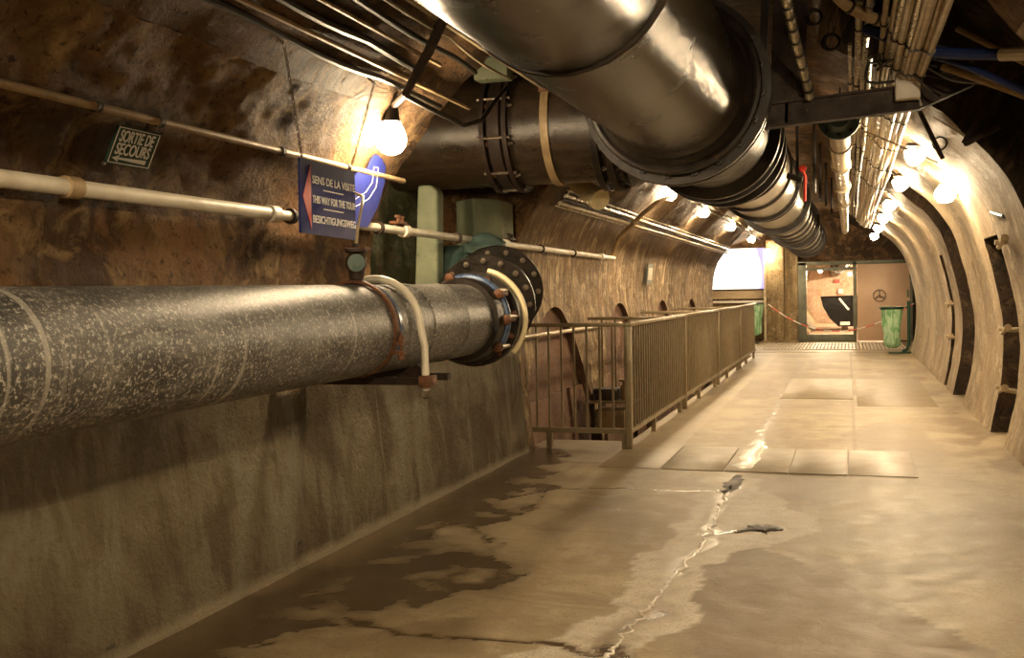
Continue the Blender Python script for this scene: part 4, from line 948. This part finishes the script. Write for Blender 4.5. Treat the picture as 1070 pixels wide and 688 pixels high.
# stubs in the right wall
for k, (px, py, Y, l_) in enumerate(((1050, 408, 10.5, 'lower pale pipe stub on the right wall nearest the viewer'), (1060, 345, 10.5, 'middle pale pipe stub on the right wall nearest the viewer'), (1062, 252, 9.6, 'upper pipe stub on the near right arch'), (1000, 318, 15.9, 'upper pipe stub on the far right wall'), (998, 353, 15.9, 'lower pipe stub on the far right wall'))):
    z = at(px, py, 'y', Y).z; p, n = pos(s_of_z(z, 'R')); b0 = Vector((p.x, Y, p.y)); nn = Vector((n.x, 0, n.y))
    t = thing('wall_pipe_stub', l_, 'pipe', b0, 'pipe stubs in the right wall')
    MB().tube([b0+nn*.3, b0-nn*.02, b0-nn*.10+Vector((0, 0, .02))], .022, 10).build('stub_tube', M['conduit_light'], t)
    MB().tube([b0-nn*.05+Vector((0, -.2, .03)), b0-nn*.05+Vector((0, .14, -.03))], .02, 10).build('cross_tube', M['conduit_light'], t)
    MB().lathe(b0-nn*.05+Vector((0, -.2, .03)), (0, -1, .15), [(0, .02), (.0, .032), (.03, .032), (.03, .02)], 12).build('stub_cap', M['conduit'], t)
tag(MB().tube([wp(1, 1)*0+Vector((1.16, 9.7, 2.02)), Vector((1.2, 9.3, 1.96))], .02, 8).build('pipe_fitting', M['teal']), 'tiny green fitting on the near right arch', 'fitting')
# ------------------------------------------------------------------ floor plates, grating, water
def fx(px, py): return at(px, py).x
ed = [-1.93, -1.42, -.93, -.44, -.01, .49]
labs = ['floor plate nearest the railing', 'second floor plate from the railing', 'middle floor plate crossed by the wet streak', 'floor plate right of the wet streak', 'palest floor plate at right end of the row']
for k in range(5):
    o = MB().box((ed[k]+.004, 8.24, -.004), (ed[k+1]-.004, 9.5, .007), .003).build('floor_plate', M['plate_pink'] if k == 4 else M['plate']); tag(o, labs[k], 'floor plate', 'row of floor plates across the passage')
for k, (x0, x1, y0, y1, l_) in enumerate(((-.85, .05, 14.0, 17.1, 'long pale cover plate farther down the passage left of the joint'), (.1, 1.0, 13.2, 17.1, 'long pale cover plate farther down the passage right of the joint'))):
    tag(MB().box((x0, y0, -.004), (x1, y1, .002), .001).build('cover_plate', M['plate']), l_, 'floor plate')
t = thing('floor_grating', 'steel floor grating across the passage before the doorway', 'grating', (-.4, 26.7, 0))
gx0, gx1, gy0, gy1 = -1.95, 1.25, 25.3, 28.2
MB().box((gx0, gy0, -.012), (gx1, gy1, .003)).build('grating_bed', M['rust_dark'], t)
mb = MB(); n = 40
for k in range(n+1): x = gx0+(gx1-gx0)*k/n; mb.box((x-.022, gy0, .0), (x+.022, gy1, .018))
for k in range(5): y = gy0+(gy1-gy0)*k/4; mb.box((gx0, y-.07, .0), (gx1, y+.07, .02))
mb.build('grating_bars', M['plate_pink'], t)
tag(MB().box((-2.05, 24.4, -.004), (1.3, 25.25, .004)).build('threshold_strip', M['plate']), 'pale flat strip before the floor grating', 'floor plate')
# water: thin films with thickness
def film(pts, widths, name, lab, z=.012, dash=False):
    bm = MB(); L_ = []; 
    P_ = spline3([Vector((p.x, p.y, 0)) for p in pts], 30 if dash else 14); nW = len(P_)
    prev = None
    for i, p_ in enumerate(P_):
        d = (P_[min(i+1, nW-1)]-P_[max(i-1, 0)]).normalized(); s = Vector((-d.y, d.x, 0)); f = i/(nW-1)*(len(widths)-1); j = min(int(f), len(widths)-2); w = widths[j]*(1-(f-j))+widths[j+1]*(f-j)
        w1 = w*(.6+.8*abs(noise.noise(Vector((i*.35, 1, 0)))+.3)); w2 = w*(.6+.8*abs(noise.noise(Vector((i*.35, 7, 0)))+.3))
        if dash: q_ = .25+.9*max(0, noise.noise(Vector((i*.9, 3, 5)))+.15); w1 *= q_; w2 *= q_
        off = s*(noise.noise(Vector((i*.22, 4, 2)))*.035+(noise.noise(Vector((i*.8, 14, 2)))*.015 if dash else 0))
        a = bm.b.verts.new(p_+off+s*w1+Vector((0, 0, -.006))); b = bm.b.verts.new(p_+off+s*w1*.7+Vector((0, 0, z))); c = bm.b.verts.new(p_+off-s*w2*.7+Vector((0, 0, z))); e = bm.b.verts.new(p_+off-s*w2+Vector((0, 0, -.006)))
        if prev:
            for m1, m2 in ((0, 1), (1, 2), (2, 3), (3, 0)): bm.b.faces.new((prev[m1], prev[m2], (a, b, c, e)[m2], (a, b, c, e)[m1]))
        else: bm.b.faces.new((a, b, c, e))
        prev = (a, b, c, e)
    bm.b.faces.new(prev[::-1])
    o = bm.build(name, M['water'], ang=80); tag(o, lab, 'water'); return o
o_ = film(main[4:], [.05, .03, .016, .03, .02, .012, .016, .02], 'glint_trickle', 'narrow trickle with painted white sparkle down the middle of the floor', .003, True); o_.data.materials.clear(); o_.data.materials.append(M['wet_glare'])  # water trickle, its sparkle put into the white colour
M['mud'] = plain('dark muddy water', (.03, .015, .006), .5); M['mud'].node_tree.nodes['Principled BSDF'].inputs['Specular IOR Level'].default_value = .12
o_ = film([at(795, 462), at(787, 474), at(777, 491)], [.04, .12, .10], 'glare_streak', 'white painted glare of the wet streak across the floor plates', .011); o_.data.materials.clear(); o_.data.materials.append(M['wet_glare'])  # reflected lamp glare on the wet plates, painted as a white patch
for q_, w_, l_ in (([(768, 557), (785, 553), (798, 552), (818, 554)], [.01, .06, .16, .02], 'small dark puddle at end of the side crack'), ([(772, 497), (766, 506), (758, 516)], [.03, .09, .02], 'small dark puddle just before the floor plates')):
    o_ = film(seglist(q_), w_, 'puddle', l_, .003); o_.data.materials.clear(); o_.data.materials.append(M['mud'])
# ------------------------------------------------------------------ far end
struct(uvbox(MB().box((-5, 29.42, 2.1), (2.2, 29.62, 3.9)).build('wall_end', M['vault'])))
struct(uvbox(MB().box((1.58, 29.3, 0), (2.2, 29.6, 2.15)).build('trim_1', M['recess'])))
mb = MB().box((-2.1, 29.0, 0), (-1.62, 29.4, 2.75), .05); mb.box((-1.64, 29.15, 0), (-1.27, 29.5, 2.75), .03)
mb.box((-2.2, 28.9, 0), (-1.3, 29.3, .05))
struct(uvbox(mb.build('wall_end_pillar', M['endwall'])))
struct(uvbox(MB().box((-5, 29.5, 0), (-2.05, 29.7, 2.3)).build('wall_side_bay', M['endwall'])))
# lit panel
def panelmat():
    m, nt, N, L, P = nodes('backlit panel'); t = N.new('ShaderNodeTexCoord'); s = N.new('ShaderNodeSeparateXYZ'); L.new(t.outputs['Object'], s.inputs[0])
    a = N.new('ShaderNodeVectorMath'); a.operation = 'DISTANCE'; L.new(t.outputs['Object'], a.inputs[0]); a.inputs[1].default_value = (-.85, 0, -.15)
    c = mix(N, L, (1., .98, .9), (.10, .10, .75), val(N, L, a.outputs['Value'], [(.0, 0), (.90, 0), (.99, 1)]))
    r = N.new('ShaderNodeMapRange'); r.inputs['From Min'].default_value = 1.36; r.inputs['From Max'].default_value = 1.5; L.new(a.outputs['Value'], r.inputs['Value'])
    c = mix(N, L, (1., .98, .9), (.22, .2, .85), r.outputs[0])
    L.new(c, P.inputs['Emission Color']); P.inputs['Emission Strength'].default_value = 2.2; P.inputs['Base Color'].default_value = (.2, .2, .2, 1); return m
t = thing('lit_panel', 'large glowing white and blue panel on the end wall', 'panel', (-2.85, 29.38, 2.0))
MB().box((-3.75, 29.36, 1.44), (-2.13, 29.46, 2.56)).build('panel_case', M['white'], t)
sub(MB().box((-3.73, 29.345, 1.46), (-2.15, 29.365, 2.54)).build('panel_face', panelmat(), t), 'glowing face')
mb = MB(); 
for x, z in ((-2.30, 2.36), (-2.36, 2.36), (-2.33, 2.40), (-2.33, 2.32)): mb.box((x-.025, 29.335, z-.02), (x+.025, 29.344, z+.02))
mb.build('star_mark', M['white'], t)
tag(MB().box((-3.9, 29.3, 1.18), (-2.12, 29.4, 1.40)).build('board', M['beige_board']), 'tan board below the glowing panel', 'board')
tag(MB().box((-3.9, 29.22, 1.07), (-2.14, 29.34, 1.13)).build('shelf', M['white']), 'white shelf edge below the tan board', 'shelf')
tag(MB().box((-2.15, 28.98, .02), (-2.09, 29.03, 2.5)).build('vertical_pipe', M['conduit_light']), 'slim pale upright at left edge of the concrete pillar', 'pipe')
def bag(name, loc, w, h, lab, ztop):
    bm = MB(); prev = None; rings = []
    n = 24; H = 14
    for i in range(H+1):
        f = i/H; r = w*(1-.25*f)*(1 if i < H else .5); row = []
        for k in range(n):
            a = 2*PI*k/n; rr = r*(1+.22*noise.noise(Vector((math.cos(a)*2.5, math.sin(a)*2.5, f*3)))+.07*math.sin(a*7+f*3))
            row.append(bm.b.verts.new((loc[0]+rr*math.cos(a), loc[1]+rr*math.sin(a)*.8, ztop-h*f)))
        rings.append(row)
    for i in range(H):
        for k in range(n): bm.b.faces.new((rings[i][k], rings[i][(k+1) % n], rings[i+1][(k+1) % n], rings[i+1][k]))
    bm.b.faces.new(rings[-1]); o = bm.build(name, M['bag'], ang=80); tag(o, lab, 'bag'); return o
tp = at(936, 322, 'y', 24.1)
bag('rubbish_bag', (tp.x-.08, 24.1), .21, .86, 'pale green rubbish bag hanging from the bin stand by the door', tp.z)
t = thing('bin_stand', 'dark green rubbish bag stand with flat foot by the door', 'bin', (1.22, 24.1, 0))
MB().torus((tp.x-.08, 24.1, tp.z+.01), (0, 0, 1), .25, .02, 30).build('hoop', M['green_metal'], t)
MB().lathe((tp.x-.08, 24.1, tp.z-.03), (0, 0, 1), [(0, .225), (0, .24), (.04, .24), (.04, .225), (0, .225)], 30, cap=False).build('collar', M['green_metal'], t)
MB().tube([(1.24, 24.1, 1.12), (1.24, 24.1, .2), (1.2, 24.1, .08), (1.1, 24.1, .03)], .035, 10).build('post', M['green_metal'], t)
MB().tube([(1.24, 24.1, tp.z+.01), (tp.x+.2, 24.1, tp.z+.01)], .022, 8).build('arm', M['green_metal'], t)
MB().box((.82, 23.9, .0), (1.28, 24.3, .025), .008).build('foot_plate', M['green_metal'], t)
q = at(796, 318, 'y', 28.6)
bag('rubbish_bag', (q.x-.18, 28.5), .22, .82, 'green rubbish bag behind far end of the railing, under the white shelf', q.z)
t = thing('bin_stand', 'bin stand holding the green bag under the white shelf', 'bin', (q.x-.4, 28.5, 0))
MB().torus((q.x-.18, 28.5, q.z+.01), (0, 0, 1), .225, .015, 24).build('hoop', M['green_metal'], t); MB().tube([(q.x-.42, 28.5, 0), (q.x-.42, 28.5, q.z)], .03, 8).build('post', M['green_metal'], t)
MB().box((q.x-.5, 28.35, 0), (q.x-.1, 28.65, .02)).build('foot_plate', M['green_metal'], t)
# doorway
t = thing('door_frame', 'dark steel frame of the doorway at end of tunnel', 'door frame', (0, 29.2, 0))
for (x0, x1, z0, z1) in ((-1.27, -1.06, 0, 2.12), (.13, .22, 0, 2.12), (1.53, 1.6, 0, 2.12), (-1.27, 1.6, 2.04, 2.14)):
    MB().box((x0, 29.15, z0), (x1, 29.5 if x0 < 0 else 29.32, z1), .006).build('frame_member', M['door_grey'], t)
MB().box((-1.06, 29.2, 0), (.13, 29.35, .2), .006).build('sill', M['door_grey'], t)
MB().box((-1.06, 29.3, 1.9), (.13, 29.4, 1.98)).build('lintel_plate', M['door_grey'], t)
t = thing('steel_door', 'pale salmon steel door leaf with round locking wheel', 'door', (.85, 29.1, 0))
MB().box((.23, 29.08, .04), (1.53, 29.14, 2.04), .01).build('door_leaf', M['door_pink'], t)
wc = at(919, 309, 'y', 29.0)
w_ = MB().torus((wc.x, 29.0, wc.z), (0, 1, 0), .15, .014, 32).build('hand_wheel', M['bolt'], t)
mb = MB()
for a in (PI/2, PI/2+2*PI/3, PI/2+4*PI/3): mb.tube([(wc.x, 29.0, wc.z), (wc.x+.15*math.cos(a), 29.0, wc.z+.15*math.sin(a))], .014, 8)
mb.lathe((wc.x, 29.08, wc.z), (0, -1, 0), [(0, .03), (.1, .03)], 12); mb.build('wheel_spokes', M['bolt'], w_)
for z in (.4, 1.7): MB().tube([(1.53, 29.07, z-.08), (1.53, 29.07, z+.08)], .02, 8).build('hinge', M['door_grey'], t)
MB().box((1.45, 29.04, 1.15), (1.5, 29.08, 1.35)).build('handle', M['door_grey'], t)
# beyond the doorway
struct(MB().box((-3, 29.5, -.05), (3, 46.5, -.003)).build('floor_beyond', M['pinkwall']))
struct(uvbox(MB().box((-3.5, 46, -.1), (3.5, 46.2, 4)).build('wall_beyond', M['pinkwall'])))
bm = MB(); rings = []
for y, o_ in [(29.62, 0), (33, 0), (33.01, .35), (34.5, .35), (34.51, 0), (36.5, 0), (36.51, .35), (38, .35), (38.01, 0), (46, 0)]:
    rings.append([bm.b.verts.new((.17+(1.9+o_)*math.cos(a), y, 1.25+(1.75+o_)*math.sin(a))) for a in [PI+.85-(PI+1.7)*k/28 for k in range(29)]])
for i in range(len(rings)-1):
    for k in range(28): bm.b.faces.new((rings[i][k], rings[i+1][k], rings[i+1][k+1], rings[i][k+1]))
struct(uvbox(bm.build('wall_tunnel_beyond', M['rib'], ang=50)))
bulkhead(tuple(at(857, 283, 'y', 32.0)+Vector((0, 0, .06))), (0, -.3, -1), 'sparkling lamp just beyond the open doorway', 'lamps beyond the doorway', PW*6, .06)
bulkhead(tuple(at(888, 286, 'y', 38.0)+Vector((0, 0, .06))), (0, -.3, -1), 'faint far lamp beyond the doorway at right of the opening', 'lamps beyond the doorway', PW*7, .06)
bulkhead((.9, 35, 2.2), (-.5, 0, -1), 'lamp beyond the doorway hidden by the door', 'lamps beyond the doorway', PW*7, .07)
bulkhead((.9, 43, 2.2), (-.5, 0, -1), 'lamp at far end beyond the doorway', 'lamps beyond the doorway', PW*8, .08)
t = thing('far_pipe', 'dark pipe under the ceiling beyond the doorway', 'pipe', (-.5, 36, 2.3))
MB().tube([(.0, 33, 2.42), (-.1, 36, 2.35), (-.35, 40, 2.2), (-.5, 45.9, 2.15)], .24, 20).build('pipe_body', M['iron_black'], t)
for y, x, z in ((34, -.03, 2.4), (37, -.16, 2.31), (39, -.3, 2.24)): MB().ring((x, y, z), (-.1, 1, -.04), .2, .28, .1).build('pipe_band', M['iron_black'], t)
tag(MB().box((at(872, 292, 'y', 45.8).x, 45.8, at(871, 295.5, 'y', 45.8).z), (at(877.5, 292, 'y', 45.8).x, 45.85, at(878, 292, 'y', 45.8).z)).build('red_sign', M['sign_red']), 'tiny red sign on the wall beyond the doorway', 'sign')
tag(MB().box((at(876, 306, 'y', 45.8).x, 45.8, at(876, 307, 'y', 45.8).z), (at(881, 306, 'y', 45.8).x, 45.85, at(880, 302, 'y', 45.8).z)).build('notice', M['white']), 'small pale notice below the tiny red sign beyond the doorway', 'notice')
YH = 36.5
hp = [(857.5, 311), (893, 309.5), (920, 309.5), (925, 341), (876, 341.5), (867, 333), (860, 321)]
t = thing('boat_hull', 'glossy black boat hull standing beyond the open doorway', 'boat', at(885, 341, 'y', YH))
pp = [at(a, b, 'y', YH) for a, b in hp]
bm = MB(); A_ = [bm.b.verts.new(p_) for p_ in pp]; cc_ = sum(pp, Vector())/len(pp); B_ = [bm.b.verts.new(Vector((cc_.x+(p_.x-cc_.x)*1.05, YH+2.6, p_.z*(.95)))) for p_ in pp]; n = len(pp)
bm.b.faces.new(A_); bm.b.faces.new(B_[::-1])
for i in range(n): bm.b.faces.new((A_[i], B_[i], B_[(i+1) % n], A_[(i+1) % n]))
bm.build('hull_shell', M['hull'], t, smooth=False)
MB().tube(pp[:3], .03, 8).build('gunwale', M['hull'], t)
a0 = at(877, 312, 'y', YH-.03); a1 = at(887, 324, 'y', YH-.03); MB().bar(a0, a1, .01, .06).build('white_stripe', M['white'], t)
a0 = at(878, 340, 'y', YH-.03); a1 = at(888, 337, 'y', YH-.03); MB().box((a0.x, YH-.04, a0.z), (a1.x, YH-.02, a1.z+.02)).build('number_plate', M['white'], t)
mb = MB().box((pp[4].x+.1, YH+.2, -.0), (pp[4].x+.3, YH+2.2, pp[4].z+.05)); mb.build('keel_block', M['wood'], t)
mb = MB().box((pp[4].x+.8, YH+.2, -.0), (pp[4].x+1., YH+2.2, pp[4].z+.05)); mb.build('keel_block', M['wood'], t)
# barrier chain
a_ = Vector((-2.02, 28.9, 1.02)); b_ = Vector((1.36, 24.6, 1.05)); pts = []
for k in range(41):
    f = k/40; p_ = a_.lerp(b_, f); p_.z -= .66*(1-(2*f-1)**2); pts.append(p_)
tag(MB().tube(pts, .012, 8).build('barrier_chain', M['tape']), 'red and white barrier chain sagging across the doorway', 'chain')
# ------------------------------------------------------------------ world, view
sc = bpy.context.scene
w = bpy.data.worlds.new('world'); sc.world = w; w.use_nodes = True; w.node_tree.nodes['Background'].inputs[0].default_value = (.9, .75, .5, 1); w.node_tree.nodes['Background'].inputs[1].default_value = .0
sc.view_settings.view_transform = 'Standard'; sc.view_settings.look = 'None'; sc.view_settings.gamma = 1; sc.view_settings.use_curve_mapping = False
sc.view_settings.exposure = .38
